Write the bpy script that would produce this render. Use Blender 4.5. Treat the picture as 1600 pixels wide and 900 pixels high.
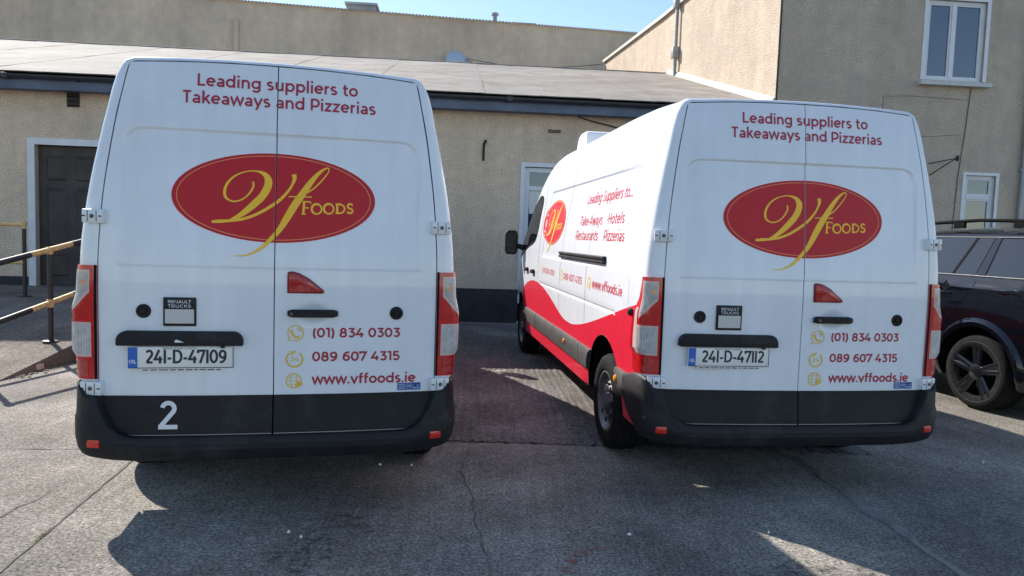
import bpy, bmesh, math, random
from mathutils import Vector, Matrix
random.seed(7)
R = math.radians
scene = bpy.context.scene
for o in list(bpy.data.objects): bpy.data.objects.remove(o)
COL = scene.collection

# ------------------------------------------------------------------ camera, sky, sun, exposure
cam_d = bpy.data.cameras.new('camera'); cam = bpy.data.objects.new('camera', cam_d); COL.objects.link(cam)
cam_d.sensor_width = 36; cam_d.lens = 1105.6 / 1600 * 36; cam_d.clip_start = .05; cam_d.clip_end = 2000
PITCH, ROLL = R(4.0927), R(1.866)
cam.matrix_world = (Matrix.Translation((0, 0, 1.5438)) @ Matrix.Rotation(R(90) - PITCH, 4, 'X') @ Matrix.Rotation(ROLL, 4, 'Z'))
scene.camera = cam

SUN_A, SUN_B = .96, .96                    # metres of shadow to the right / towards the viewer per metre of height
sdir = Vector((SUN_A, -SUN_B, -1)).normalized()
elev = math.asin(-sdir.z); azim = math.atan2(-sdir.x, -sdir.y)   # azimuth from +Y towards +X
w = bpy.data.worlds.new('World'); scene.world = w; w.use_nodes = True
nt = w.node_tree; bg = nt.nodes['Background']
sky = nt.nodes.new('ShaderNodeTexSky'); sky.sky_type = 'NISHITA'; sky.sun_disc = False
sky.sun_elevation = elev; sky.sun_rotation = azim; sky.air_density = 1.0; sky.dust_density = .2; sky.ozone_density = 1.0
nt.links.new(sky.outputs[0], bg.inputs[0]); bg.inputs[1].default_value = .11
sun_d = bpy.data.lights.new('sun', 'SUN'); sun_d.energy = 4.4; sun_d.angle = R(.53); sun_d.color = (1, .94, .85)
sun = bpy.data.objects.new('sun', sun_d); COL.objects.link(sun)
sun.rotation_euler = sdir.to_track_quat('-Z', 'Y').to_euler(); sun.location = (-9, 12, 14)
scene.render.engine = 'CYCLES'
vs = scene.view_settings; vs.view_transform = 'Standard'; vs.look = 'None'; vs.gamma = 1; vs.exposure = 0.92; vs.use_curve_mapping = False

# ------------------------------------------------------------------ materials
MAT = {}
def mat(name, col, rough=.5, metal=0., coat=0., spec=.5, noise=None, bump=None, trans=0., alpha=1., speck=None, ior=1.5, coord='Object', streak=None, tint=None):
    """noise = (scale, amount) colour mottling; speck = (scale, amount) fine grain; bump = (scale, strength, distance)"""
    m = bpy.data.materials.new(name); m.use_nodes = True; n = m.node_tree; L = n.links
    b = n.nodes['Principled BSDF']; b.inputs['Base Color'].default_value = (*col, 1)
    b.inputs['Roughness'].default_value = rough; b.inputs['Metallic'].default_value = metal
    b.inputs['Coat Weight'].default_value = coat; b.inputs['Coat Roughness'].default_value = .04
    b.inputs['Specular IOR Level'].default_value = spec; b.inputs['Transmission Weight'].default_value = trans
    b.inputs['IOR'].default_value = ior; b.inputs['Alpha'].default_value = alpha
    tc = n.nodes.new('ShaderNodeTexCoord'); src = None
    def mulnoise(prev, scale, amt, detail):
        t = n.nodes.new('ShaderNodeTexNoise'); t.inputs['Scale'].default_value = scale; t.inputs['Detail'].default_value = detail
        L.new(tc.outputs[coord], t.inputs['Vector'])
        mr = n.nodes.new('ShaderNodeMapRange'); mr.inputs[1].default_value = .3; mr.inputs[2].default_value = .7
        mr.inputs[3].default_value = 1 - amt; mr.inputs[4].default_value = 1 + amt; mr.clamp = True
        L.new(t.outputs['Fac'], mr.inputs[0])
        x = n.nodes.new('ShaderNodeMix'); x.data_type = 'RGBA'; x.blend_type = 'MULTIPLY'; x.inputs[0].default_value = 1
        if prev is None: x.inputs[6].default_value = (*col, 1)
        else: L.new(prev, x.inputs[6])
        L.new(mr.outputs[0], x.inputs[7]); return x.outputs[2]
    for k in (noise if isinstance(noise, list) else [noise] if noise else []): src = mulnoise(src, k[0], k[1], 5)
    if speck: src = mulnoise(src, speck[0], speck[1], 2)
    if tint:                         # blotches of a second colour: (scale, colour, from, to)
        t = n.nodes.new('ShaderNodeTexNoise'); t.inputs['Scale'].default_value = tint[0]; t.inputs['Detail'].default_value = 7; t.inputs['Roughness'].default_value = .68; L.new(tc.outputs[coord], t.inputs['Vector'])
        mr = n.nodes.new('ShaderNodeMapRange'); mr.inputs[1].default_value = tint[2]; mr.inputs[2].default_value = tint[3]; L.new(t.outputs['Fac'], mr.inputs[0])
        x = n.nodes.new('ShaderNodeMix'); x.data_type = 'RGBA'; L.new(mr.outputs[0], x.inputs[0]); x.inputs[7].default_value = (*tint[1], 1)
        if src is None: x.inputs[6].default_value = (*col, 1)
        else: L.new(src, x.inputs[6])
        src = x.outputs[2]
    if streak:                       # runs and washed-down dirt: noise drawn out along the vertical
        mp = n.nodes.new('ShaderNodeMapping'); mp.inputs['Scale'].default_value = (streak[0], streak[0], streak[0]*.05); L.new(tc.outputs[coord], mp.inputs['Vector'])
        t = n.nodes.new('ShaderNodeTexNoise'); t.inputs['Scale'].default_value = 1; t.inputs['Detail'].default_value = 6; t.inputs['Roughness'].default_value = .65; L.new(mp.outputs[0], t.inputs['Vector'])
        mr = n.nodes.new('ShaderNodeMapRange'); mr.inputs[1].default_value = .35; mr.inputs[2].default_value = .65; mr.inputs[3].default_value = 1-streak[1]; mr.inputs[4].default_value = 1; L.new(t.outputs['Fac'], mr.inputs[0])
        x = n.nodes.new('ShaderNodeMix'); x.data_type = 'RGBA'; x.blend_type = 'MULTIPLY'; x.inputs[0].default_value = 1
        if src is None: x.inputs[6].default_value = (*col, 1)
        else: L.new(src, x.inputs[6])
        L.new(mr.outputs[0], x.inputs[7]); src = x.outputs[2]
        rr = n.nodes.new('ShaderNodeMapRange'); rr.inputs[3].default_value = min(1, rough+.18); rr.inputs[4].default_value = rough; L.new(t.outputs['Fac'], rr.inputs[0]); L.new(rr.outputs[0], b.inputs['Roughness'])
    if src is not None: L.new(src, b.inputs['Base Color'])
    if bump:
        t = n.nodes.new('ShaderNodeTexNoise'); t.inputs['Scale'].default_value = bump[0]; t.inputs['Detail'].default_value = 4
        L.new(tc.outputs[coord], t.inputs['Vector'])
        bp = n.nodes.new('ShaderNodeBump'); bp.inputs['Strength'].default_value = bump[1]; bp.inputs['Distance'].default_value = bump[2]
        L.new(t.outputs['Fac'], bp.inputs['Height']); L.new(bp.outputs[0], b.inputs['Normal'])
    MAT[name] = m; return m

mat('white_paint', (.77, .805, .86), .26, coat=.5, noise=[(1.3, .03), (9, .02)], streak=(9, .06))
mat('red_vinyl', (.66, .008, .035), .4, coat=.25)
mat('maroon_vinyl', (.40, .008, .035), .4, coat=.2)
mat('logo_red', (.52, .006, .016), .45, coat=.05, spec=.35)
mat('gold_vinyl', (.98, .55, .02), .45)
mat('yellow_vinyl', (.78, .52, .06), .45)
mat('orange_line', (.80, .26, .10), .45)
mat('black_plastic', (.012, .0125, .0145), .55, spec=.28, noise=(6, .2), tint=(3.5, (.040, .040, .042), .52, .75), bump=(500, .12, .002))
mat('grey_trim', (.060, .060, .060), .6, spec=.3, noise=(4, .3), bump=(300, .15, .002))
mat('gap_dark', (.010, .010, .012), .9, spec=.08)
mat('seal_highlight', (.32, .30, .28), .5)  # pale grey: the seal's highlight put into its colour
mat('rubber', (.013, .013, .0135), .85, spec=.12, noise=(15, .3), bump=(120, .3, .003))
mat('steel_rim', (.16, .165, .17), .42, metal=.5, noise=(12, .2))
mat('alu_hinge', (.72, .74, .77), .32, coat=.4)
mat('bolt_dark', (.10, .10, .11), .4, metal=.6)
mat('lamp_red', (.52, .004, .008), .18, coat=.5, noise=(30, .2), bump=(90, .25, .004))
mat('lamp_clear', (.60, .59, .58), .18, coat=.6, noise=(70, .45), bump=(160, .6, .006))
mat('lamp_amber', (.72, .36, .16), .2, coat=.6, noise=(50, .3))
mat('lamp_rim', (.16, .006, .012), .35)
mat('amber', (.85, .30, .01), .25, coat=.5)
mat('reflector_red', (.62, .02, .012), .25, coat=.7, bump=(220, .3, .002))
mat('plate_white', (.78, .77, .74), .4)
mat('plate_blue', (.015, .12, .50), .4)
mat('ink', (.02, .021, .035), .5)
mat('white_vinyl', (.74, .75, .76), .45)
mat('sticker_grey', (.56, .55, .53), .5)
mat('sticker_blue', (.02, .05, .25), .4)
mat('sticker_pale', (.25, .36, .62), .4)
mat('car_glass', (.006, .009, .014), .03, spec=.9)
mat('mirror_dark', (.015, .018, .02), .3, spec=.3)
mat('fridge_white', (.78, .78, .77), .45)
mat('suv_black', (.003, .0035, .006), .08, coat=.6, spec=.4)
mat('suv_trim', (.008, .008, .009), .7, spec=.05)
mat('trim_satin', (.16, .165, .17), .55)
mat('chrome', (.62, .63, .65), .15, metal=1.)
mat('alloy_dark', (.010, .010, .012), .2, coat=.8)
mat('alloy_lip', (.20, .205, .215), .3, metal=.6)
mat('render_wall', (.84, .66, .49), .92, streak=(2.3, .14), tint=(.8, (.56, .47, .38), .52, .80), noise=[(5, .08)], speck=(46, .24), bump=(38, 1., .04))
mat('render_wall_right', (.62, .505, .395), .92, streak=(1.9, .12), tint=(.6, (.44, .38, .31), .50, .80), noise=[(4, .08)], speck=(46, .24), bump=(38, 1., .04))
mat('render_far', (.66, .535, .41), .92, streak=(1.3, .16), noise=[(.5, .12), (3, .08)], speck=(30, .16), bump=(35, .7, .02))
mat('plinth_black', (.028, .029, .033), .75, noise=(5, .3), bump=(60, .5, .008))
mat('felt', (.30, .27, .24), .9, tint=(1.0, (.21, .165, .13), .50, .72), noise=[(.45, .15), (1.6, .15), (9, .10)], speck=(120, .12), bump=(90, .4, .006))
mat('fascia_blue', (.10, .125, .185), .55, noise=(3, .25))
mat('gutter_black', (.030, .032, .040), .5, noise=(2, .3))
mat('frame_white', (.70, .71, .73), .4, noise=(6, .06))
mat('wood_dark', (.050, .040, .034), .6, noise=[(3, .3), (30, .15)])
mat('window_glass', (.014, .040, .085), .02, spec=1., coat=.5)  # blue of the reflected sky is put into the base colour
mat('paper', (.70, .69, .66), .7)
mat('sill', (.58, .57, .55), .7, noise=(8, .12), bump=(60, .3, .004))
mat('coping', (.60, .56, .49), .8, noise=(3, .12), bump=(40, .4, .006))
mat('zinc', (.33, .34, .35), .5, metal=.4, noise=(5, .25))
mat('rust_iron', (.035, .028, .024), .7, noise=(20, .4))
mat('cable_black', (.02, .02, .022), .6)
mat('roof_sheet', (.42, .41, .40), .7, noise=(2, .2))
mat('dish', (.42, .50, .60), .4)
mat('rail_black', (.018, .018, .020), .45, noise=(10, .3))
mat('rail_yellow', (.66, .44, .18), .6, noise=[(14, .25), (50, .2)])
mat('brick_bit', (.62, .46, .32), .85, noise=(30, .2), bump=(80, .4, .004))
mat('litter', (.75, .75, .76), .7)
mat('leaf_litter', (.10, .085, .04), .8)
mat('moss', (.27, .25, .07), .9, noise=(20, .4))
mat('tar', (.23, .22, .205), .8, noise=(6, .35), bump=(50, .5, .006))
mat('joint', (.125, .114, .10), .95, noise=(9, .4))

def lens(name, col, kind, scale):
    m = bpy.data.materials.new(name); m.use_nodes = True; n = m.node_tree; L = n.links; b = n.nodes['Principled BSDF']
    b.inputs['Roughness'].default_value = .15; b.inputs['Coat Weight'].default_value = .6
    tc = n.nodes.new('ShaderNodeTexCoord'); w_ = n.nodes.new('ShaderNodeTexWave'); w_.inputs['Scale'].default_value = scale; w_.inputs['Distortion'].default_value = .6
    L.new(tc.outputs['Object'], w_.inputs['Vector'])
    if kind == 'rings': w_.wave_type = 'RINGS'; w_.rings_direction = 'SPHERICAL'
    else: w_.wave_type = 'BANDS'; w_.bands_direction = 'Z'
    w2 = n.nodes.new('ShaderNodeTexWave'); w2.wave_type = 'BANDS'; w2.bands_direction = 'X'; w2.inputs['Scale'].default_value = scale*(.9 if kind != 'rings' else .35); L.new(tc.outputs['Object'], w2.inputs['Vector'])
    nz = n.nodes.new('ShaderNodeTexNoise'); nz.inputs['Scale'].default_value = 34; L.new(tc.outputs['Object'], nz.inputs['Vector'])
    r = n.nodes.new('ShaderNodeMapRange'); r.inputs[3].default_value = .62; r.inputs[4].default_value = 1.08; L.new(w_.outputs['Fac'], r.inputs[0])
    r2 = n.nodes.new('ShaderNodeMapRange'); r2.inputs[3].default_value = .78; r2.inputs[4].default_value = 1.05; L.new(w2.outputs['Fac'], r2.inputs[0])
    r3 = n.nodes.new('ShaderNodeMapRange'); r3.inputs[1].default_value = .3; r3.inputs[2].default_value = .7; r3.inputs[3].default_value = .8; r3.inputs[4].default_value = 1.1; L.new(nz.outputs['Fac'], r3.inputs[0])
    m1 = n.nodes.new('ShaderNodeMath'); m1.operation = 'MULTIPLY'; L.new(r.outputs[0], m1.inputs[0]); L.new(r2.outputs[0], m1.inputs[1])
    m2 = n.nodes.new('ShaderNodeMath'); m2.operation = 'MULTIPLY'; L.new(m1.outputs[0], m2.inputs[0]); L.new(r3.outputs[0], m2.inputs[1])
    x = n.nodes.new('ShaderNodeMix'); x.data_type = 'RGBA'; x.blend_type = 'MULTIPLY'; x.inputs[0].default_value = 1; x.inputs[6].default_value = (*col, 1); L.new(m2.outputs[0], x.inputs[7]); L.new(x.outputs[2], b.inputs['Base Color'])
    bp = n.nodes.new('ShaderNodeBump'); bp.inputs['Strength'].default_value = .35; bp.inputs['Distance'].default_value = .003; L.new(w_.outputs['Fac'], bp.inputs['Height']); L.new(bp.outputs[0], b.inputs['Normal'])
    MAT[name] = m
lens('lens_rings', (.62, .61, .60), 'rings', 62); lens('lens_grid', (.60, .57, .54), 'grid', 48); lens('lens_red', (.58, .008, .012), 'rings', 45)
mat('lens_border', (.58, .44, .41), .3, coat=.4)
def concrete(name, dark, light, ridge=False, stain=(.9, .38), marks=False):
    m = bpy.data.materials.new(name); m.use_nodes = True; n = m.node_tree; L = n.links; b = n.nodes['Principled BSDF']
    b.inputs['Roughness'].default_value = .9; b.inputs['Specular IOR Level'].default_value = .25
    tc = n.nodes.new('ShaderNodeTexCoord')
    def nz(scale, detail=4, rough=.55, vec=None):
        t = n.nodes.new('ShaderNodeTexNoise'); t.inputs['Scale'].default_value = scale; t.inputs['Detail'].default_value = detail
        t.inputs['Roughness'].default_value = rough; L.new(vec or tc.outputs['Object'], t.inputs['Vector']); return t.outputs['Fac']
    def ramp(f, p0, p1, c0, c1):
        r = n.nodes.new('ShaderNodeValToRGB'); e = r.color_ramp.elements; e[0].position = p0; e[1].position = p1
        e[0].color = (*c0, 1); e[1].color = (*c1, 1); L.new(f, r.inputs[0]); return r.outputs[0]
    def mul(a, c, f=1., mode='MULTIPLY'):
        x = n.nodes.new('ShaderNodeMix'); x.data_type = 'RGBA'; x.blend_type = mode; x.inputs[0].default_value = f
        L.new(a, x.inputs[6]); L.new(c, x.inputs[7]); return x.outputs[2]
    fine = nz(58, 5, .8); mid = nz(15, 6, .72); big = nz(stain[0], 6, .6)
    col = ramp(fine, .41, .59, dark, light)
    s = stain[1]
    col = mul(col, ramp(mid, .3, .7, (.72, .72, .72), (1.26, 1.25, 1.23)))
    col = mul(col, ramp(big, .32, .68, (1 - s, 1 - s, 1 - s * .95), (1 + s * .6, 1 + s * .58, 1 + s * .55)))
    # pale aggregate chips
    v = n.nodes.new('ShaderNodeTexVoronoi'); v.inputs['Scale'].default_value = 42; L.new(tc.outputs['Object'], v.inputs['Vector'])
    chip = ramp(v.outputs['Distance'], .12, .28, (1.7, 1.66, 1.6), (1, 1, 1)); col = mul(col, chip, .75)
    pat = nz(.55, 5, .7); col = mul(col, ramp(pat, .40, .56, (.70, .68, .66), (1.04, 1.04, 1.04)), .8)
    # brush / tyre streaks
    mp = n.nodes.new('ShaderNodeMapping'); mp.inputs['Scale'].default_value = (11, .6, 1); mp.inputs['Rotation'].default_value = (0, 0, R(8))
    L.new(tc.outputs['Object'], mp.inputs['Vector'])
    col = mul(col, ramp(nz(1.6, 5, .6, mp.outputs[0]), .3, .7, (.86, .86, .87), (1.1, 1.1, 1.09)))
    L.new(col, b.inputs['Base Color'])
    add = n.nodes.new('ShaderNodeMath'); add.operation = 'ADD'; L.new(fine, add.inputs[0]); L.new(mid, add.inputs[1])
    bp = n.nodes.new('ShaderNodeBump'); bp.inputs['Strength'].default_value = .8; bp.inputs['Distance'].default_value = .012
    L.new(add.outputs[0], bp.inputs['Height']); L.new(bp.outputs[0], b.inputs['Normal'])
    MAT[name] = m
concrete('yard_concrete', (.13, .12, .105), (.46, .43, .385))
concrete('ridged_concrete', (.085, .079, .076), (.31, .287, .273), stain=(1.4, .35))
concrete('ramp_concrete', (.12, .105, .088), (.34, .30, .255))

# ------------------------------------------------------------------ mesh helpers
def lerp_tab(t, x):
    if x <= t[0][0]: return t[0][1]
    for (a, b), (c, d) in zip(t, t[1:]):
        if x <= c: return b + (d - b) * (x - a) / (c - a)
    return t[-1][1]
def smooth_tab(t):
    """monotone-ish cubic through the table"""
    xs = [p[0] for p in t]; ys = [p[1] for p in t]; n = len(t)
    d = [(ys[i+1]-ys[i])/(xs[i+1]-xs[i]) for i in range(n-1)]
    m = [d[0]] + [0 if d[i-1]*d[i] <= 0 else 2*d[i-1]*d[i]/(d[i-1]+d[i]) for i in range(1, n-1)] + [d[-1]]
    def f(x):
        if x <= xs[0]: return ys[0]
        if x >= xs[-1]: return ys[-1]
        i = 0
        while x > xs[i+1]: i += 1
        h = xs[i+1]-xs[i]; s = (x-xs[i])/h
        return (ys[i]*(1+2*s)*(1-s)**2 + m[i]*h*s*(1-s)**2 + ys[i+1]*s*s*(3-2*s) + m[i+1]*h*s*s*(s-1))
    return f
def sstep(a, b, x):
    t = min(1, max(0, (x-a)/(b-a))); return t*t*(3-2*t)

class MB:
    def __init__(s): s.v = []; s.f = []
    def add(s, vs, fs):
        o = len(s.v); s.v += [tuple(q) for q in vs]; s.f += [tuple(i+o for i in f) for f in fs]; return s
    def grid(s, rows, closed=False):
        nr, nc = len(rows), len(rows[0]); vs = [p for r in rows for p in r]; fs = []
        for i in range(nr-1):
            for j in range(nc if closed else nc-1):
                k = (j+1) % nc; fs.append((i*nc+j, i*nc+k, (i+1)*nc+k, (i+1)*nc+j))
        return s.add(vs, fs)
    def box(s, x0, x1, y0, y1, z0, z1):
        return s.add([(x0,y0,z0),(x1,y0,z0),(x1,y1,z0),(x0,y1,z0),(x0,y0,z1),(x1,y0,z1),(x1,y1,z1),(x0,y1,z1)],
                     [(0,3,2,1),(4,5,6,7),(0,1,5,4),(1,2,6,5),(2,3,7,6),(3,0,4,7)])
    def tube(s, pts, r, n=8, cap=True):
        pts = [Vector(p) for p in pts]; rr = r if isinstance(r, (list, tuple)) else [r]*len(pts); rows = []; up = None
        for i, p in enumerate(pts):
            t = (pts[min(i+1, len(pts)-1)] - pts[max(i-1, 0)]).normalized()
            if up is None: up = Vector((0,0,1)) if abs(t.z) < .9 else Vector((1,0,0))
            a = t.cross(up).normalized(); b = a.cross(t).normalized(); up = b
            rows.append([p + (a*math.cos(q) + b*math.sin(q))*rr[i] for q in [2*math.pi*k/n for k in range(n)]])
        o = len(s.v); s.grid(rows, True)
        if cap: s.f.append(tuple(o+k for k in range(n))[::-1]); s.f.append(tuple(o+(len(rows)-1)*n+k for k in range(n)))
        return s
    def lathe(s, prof, n=32, axis='X', c=(0,0,0)):
        rows = []
        for r, h in prof:
            row = []
            for k in range(n):
                a = 2*math.pi*k/n; u, v = r*math.cos(a), r*math.sin(a)
                q = {'X': (h, u, v), 'Y': (u, h, v), 'Z': (u, v, h)}[axis]; row.append((q[0]+c[0], q[1]+c[1], q[2]+c[2]))
            rows.append(row)
        return s.grid(rows, True)
    def prism(s, poly, h0, h1, axis='Y'):
        n = len(poly); vs = []
        for h in (h0, h1):
            for a, b in poly: vs.append({'Y': (a, h, b), 'X': (h, a, b), 'Z': (a, b, h)}[axis])
        return s.add(vs, [tuple(range(n)), tuple(range(2*n-1, n-1, -1))] + [(i, n+i, n+(i+1) % n, (i+1) % n) for i in range(n)])
    def build(s, name, material, parent=None, smooth=None, bevel=0, fix=True):
        me = bpy.data.meshes.new(name); me.from_pydata(s.v, [], s.f); me.update()
        if fix or bevel:
            bm = bmesh.new(); bm.from_mesh(me)
            if bevel:
                bmesh.ops.remove_doubles(bm, verts=bm.verts, dist=1e-5)
                bmesh.ops.bevel(bm, geom=[e for e in bm.edges if len(e.link_faces) == 2 and e.calc_face_angle(0) > .6], offset=bevel, segments=2, affect='EDGES', profile=.5)
            bmesh.ops.recalc_face_normals(bm, faces=bm.faces); bm.to_mesh(me); bm.free()
        if material: me.materials.append(MAT[material])
        if smooth is not None:
            me.shade_smooth(); me.set_sharp_from_angle(angle=R(smooth))
        o = bpy.data.objects.new(name, me); COL.objects.link(o)
        if parent: o.parent = parent
        return o
def recentre(o):
    c = sum((v.co for v in o.data.vertices), Vector())/len(o.data.vertices)
    for v in o.data.vertices: v.co -= c
    o.location = o.location + c; return o
def box(name, m, parent, x0, x1, y0, y1, z0, z1, bevel=0):
    return MB().box(x0, x1, y0, y1, z0, z1).build(name, m, parent, smooth=35 if bevel else None, bevel=bevel)
def empty(name, loc, rz=0, label=None, cat=None, group=None):
    o = bpy.data.objects.new(name, None); o.location = loc; o.rotation_euler = (0, 0, rz); COL.objects.link(o); o.empty_display_size = .2
    if label: tag(o, label, cat, group)
    return o
def tag(o, label, cat, group=None):
    o['label'] = label; o['category'] = cat
    if group: o['group'] = group
    return o
def structure(o): o['kind'] = 'structure'; return o
def copy_tree(o, parent=None, skip=()):
    c = o.copy(); COL.objects.link(c); c.parent = parent
    for ch in list(o.children):
        if ch.name.split('.')[0] not in skip: copy_tree(ch, c, skip)
    return c

# ------------------------------------------------------------------ lettering: a geometric stroke alphabet (cap height 1)
def ar(cx, cy, rx, ry, a0, a1):
    n = max(4, int(abs(a1-a0)/14)); return [(cx+rx*math.cos(R(a0+(a1-a0)*i/n)), cy+ry*math.sin(R(a0+(a1-a0)*i/n))) for i in range(n+1)]
G = {
 'o': (.72, [ar(.36,.36,.27,.285,0,360)]), 'e': (.70, [[(.10,.365),(.60,.365)], ar(.36,.36,.27,.285,0,315)]),
 'a': (.64, [[(.52,.0),(.52,.44)], ar(.32,.43,.20,.21,0,145), [(.52,.35)]+ar(.30,.20,.19,.135,90,270)+[(.52,.13)]]),
 'd': (.76, [ar(.36,.36,.27,.285,0,360), [(.63,0),(.63,1.04)]]), 'p': (.76, [ar(.40,.36,.27,.285,0,360), [(.13,-.28),(.13,.72)]]),
 'g': (.76, [ar(.36,.37,.27,.27,0,360), [(.63,.72)]+ar(.37,.0,.26,.205,0,-150)]),
 'n': (.72, [[(.13,0),(.13,.72)], ar(.36,.40,.23,.25,180,0)+[(.59,0)]]), 'u': (.72, [[(.13,.72)]+ar(.36,.32,.23,.25,180,360), [(.59,0),(.59,.72)]]),
 'i': (.27, [[(.135,0),(.135,.72)], [(.135,.86),(.135,1.03)]]), 'l': (.27, [[(.135,0),(.135,1.04)]]), 'I': (.27, [[(.135,0),(.135,1)]]),
 'r': (.44, [[(.13,0),(.13,.72)], ar(.38,.38,.25,.265,180,88)]),
 's': (.56, [ar(.28,.515,.18,.145,40,270)+ar(.28,.21,.19,.145,85,-145)]),
 't': (.46, [[(.20,.92)]+ar(.36,.23,.16,.165,180,300), [(.04,.645),(.42,.645)]]), 'f': (.42, [[(.17,0)]+ar(.33,.83,.16,.145,180,70), [(.04,.645),(.40,.645)]]),
 'k': (.64, [[(.13,0),(.13,1.04)], [(.15,.26),(.55,.72)], [(.30,.42),(.60,0)]]),
 'w': (.98, [[(.04,.72),(.25,.02),(.49,.70),(.73,.02),(.94,.72)]]), 'v': (.66, [[(.05,.72),(.33,.03),(.61,.72)]]),
 'y': (.66, [[(.05,.72),(.34,.06)], [(.61,.72),(.30,-.05)]+ar(.17,-.06,.12,.145,-10,-100)]),
 'z': (.58, [[(.06,.645),(.50,.645),(.09,.075),(.53,.075)]]),
 'L': (.62, [[(.13,1),(.13,.075),(.60,.075)]]), 'T': (.66, [[(.03,.925),(.63,.925)], [(.33,0),(.33,.92)]]),
 'P': (.74, [[(.13,0),(.13,1)], [(.13,.925)]+ar(.40,.64,.27,.285,90,-90)+[(.13,.355)]]),
 'R': (.78, [[(.13,0),(.13,1)], [(.13,.925)]+ar(.42,.65,.25,.275,90,-90)+[(.13,.375)], [(.42,.37),(.68,0)]]),
 'E': (.68, [[(.62,.925),(.13,.925),(.13,.075),(.63,.075)], [(.13,.51),(.56,.51)]]), 'F': (.64, [[(.62,.925),(.13,.925),(.13,0)], [(.13,.48),(.55,.48)]]),
 'N': (.88, [[(.13,0),(.13,.98),(.75,.02),(.75,1)]]), 'A': (.84, [[(.05,0),(.42,.97),(.79,0)], [(.19,.28),(.65,.28)]]),
 'U': (.84, [[(.13,1)]+ar(.42,.40,.29,.325,180,360)+[(.71,1)]]), 'C': (.80, [ar(.45,.5,.36,.425,50,310)]),
 'K': (.76, [[(.13,0),(.13,1)], [(.15,.36),(.66,1)], [(.34,.58),(.70,0)]]),
 'S': (.68, [ar(.34,.715,.23,.21,35,270)+ar(.34,.285,.24,.215,88,-148)]), 'O': (.90, [ar(.45,.5,.37,.425,0,360)]),
 'D': (.84, [[(.13,.075),(.13,.925)]+ar(.40,.5,.36,.425,90,-90)+[(.13,.075)]]), 'H': (.84, [[(.13,0),(.13,1)], [(.71,0),(.71,1)], [(.13,.5),(.71,.5)]]),
 'B': (.78, [[(.13,.5),(.13,.925)]+ar(.42,.72,.22,.205,90,-90)+ar(.44,.295,.25,.22,90,-90)+[(.13,.075),(.13,.5)]]),
 '0': (.76, [ar(.38,.5,.28,.425,0,360)]), '1': (.44, [[(.04,.925),(.29,.925),(.29,0)]]),
 '2': (.68, [ar(.33,.69,.24,.235,155,-25)+[(.12,.09)], [(.09,.075),(.62,.075)]]),
 '3': (.68, [[(.08,.925),(.54,.925),(.31,.60)]+ar(.33,.325,.25,.25,85,-145)]),
 '4': (.76, [[(.46,.99),(.08,.30),(.72,.30)], [(.53,0),(.53,.52)]]),
 '5': (.68, [[(.58,.925),(.17,.925),(.13,.56)]+ar(.34,.325,.25,.25,110,-150)]),
 '6': (.74, [ar(.39,.33,.25,.255,0,360), ar(.52,.46,.38,.465,70,190)]), '7': (.68, [[(.05,.74),(.05,.925),(.60,.925),(.22,0)]]),
 '8': (.74, [ar(.37,.725,.205,.20,0,360), ar(.37,.285,.255,.225,0,360)]), '9': (.74, [ar(.36,.66,.25,.255,0,360), ar(.22,.54,.39,.465,10,-105)]),
 '(': (.36, [ar(.42,.42,.27,.62,120,240)]), ')': (.36, [ar(-.06,.42,.27,.62,60,-60)]), '-': (.44, [[(.06,.36),(.38,.36)]]),
 '.': (.25, [[(.125,0),(.125,.17)]]), '\u00b7': (.30, [[(.15,.30),(.15,.44)]]), ' ': (.30, []),
}
def text2d(s, x0, z0, width, height, weight=.16, shear=0., small=None):
    """centre lines of a line of text fitted to a width; returns [(points, half width, closed)]"""
    track = .045; tot = 0; pen = []
    for ch in s:
        k = 1.
        g = G[ch]; pen.append((tot, g, k)); tot += g[0]*k + track
    sx = width / (tot - track); out = []
    for px, g, k in pen:
        for st in g[1]:
            pts = [(x0 + (px + x)*sx + shear*(y*height), z0 + y*height) for x, y in st]
            closed = len(st) > 8 and abs(st[0][0]-st[-1][0]) + abs(st[0][1]-st[-1][1]) < 1e-3
            out.append((pts[:-1] if closed else pts, weight*height/2, closed))
    return out
def words2d(s, x0, z0, width, height, weight=.16, shear=0.):
    """the same line as text2d, one stroke list for each word"""
    st = text2d(s, x0, z0, width, height, weight, shear); out = []; i = 0
    for wd in s.split(' '):
        n = sum(len(G[c][1]) for c in wd); out.append(st[i:i+n]); i += n
    return out
def densify(pts, ws, closed, step):
    if closed: pts = pts + [pts[0]]; ws = ws + [ws[0]]
    P, W = [pts[0]], [ws[0]]
    for i in range(1, len(pts)):
        d = math.dist(pts[i-1], pts[i]); n = max(1, int(math.ceil(d/step)))
        for k in range(1, n+1):
            t = k/n; P.append(tuple(a+(b-a)*t for a, b in zip(pts[i-1], pts[i]))); W.append(ws[i-1]+(ws[i]-ws[i-1])*t)
    if closed: P.pop(); W.pop()
    return P, W
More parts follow.
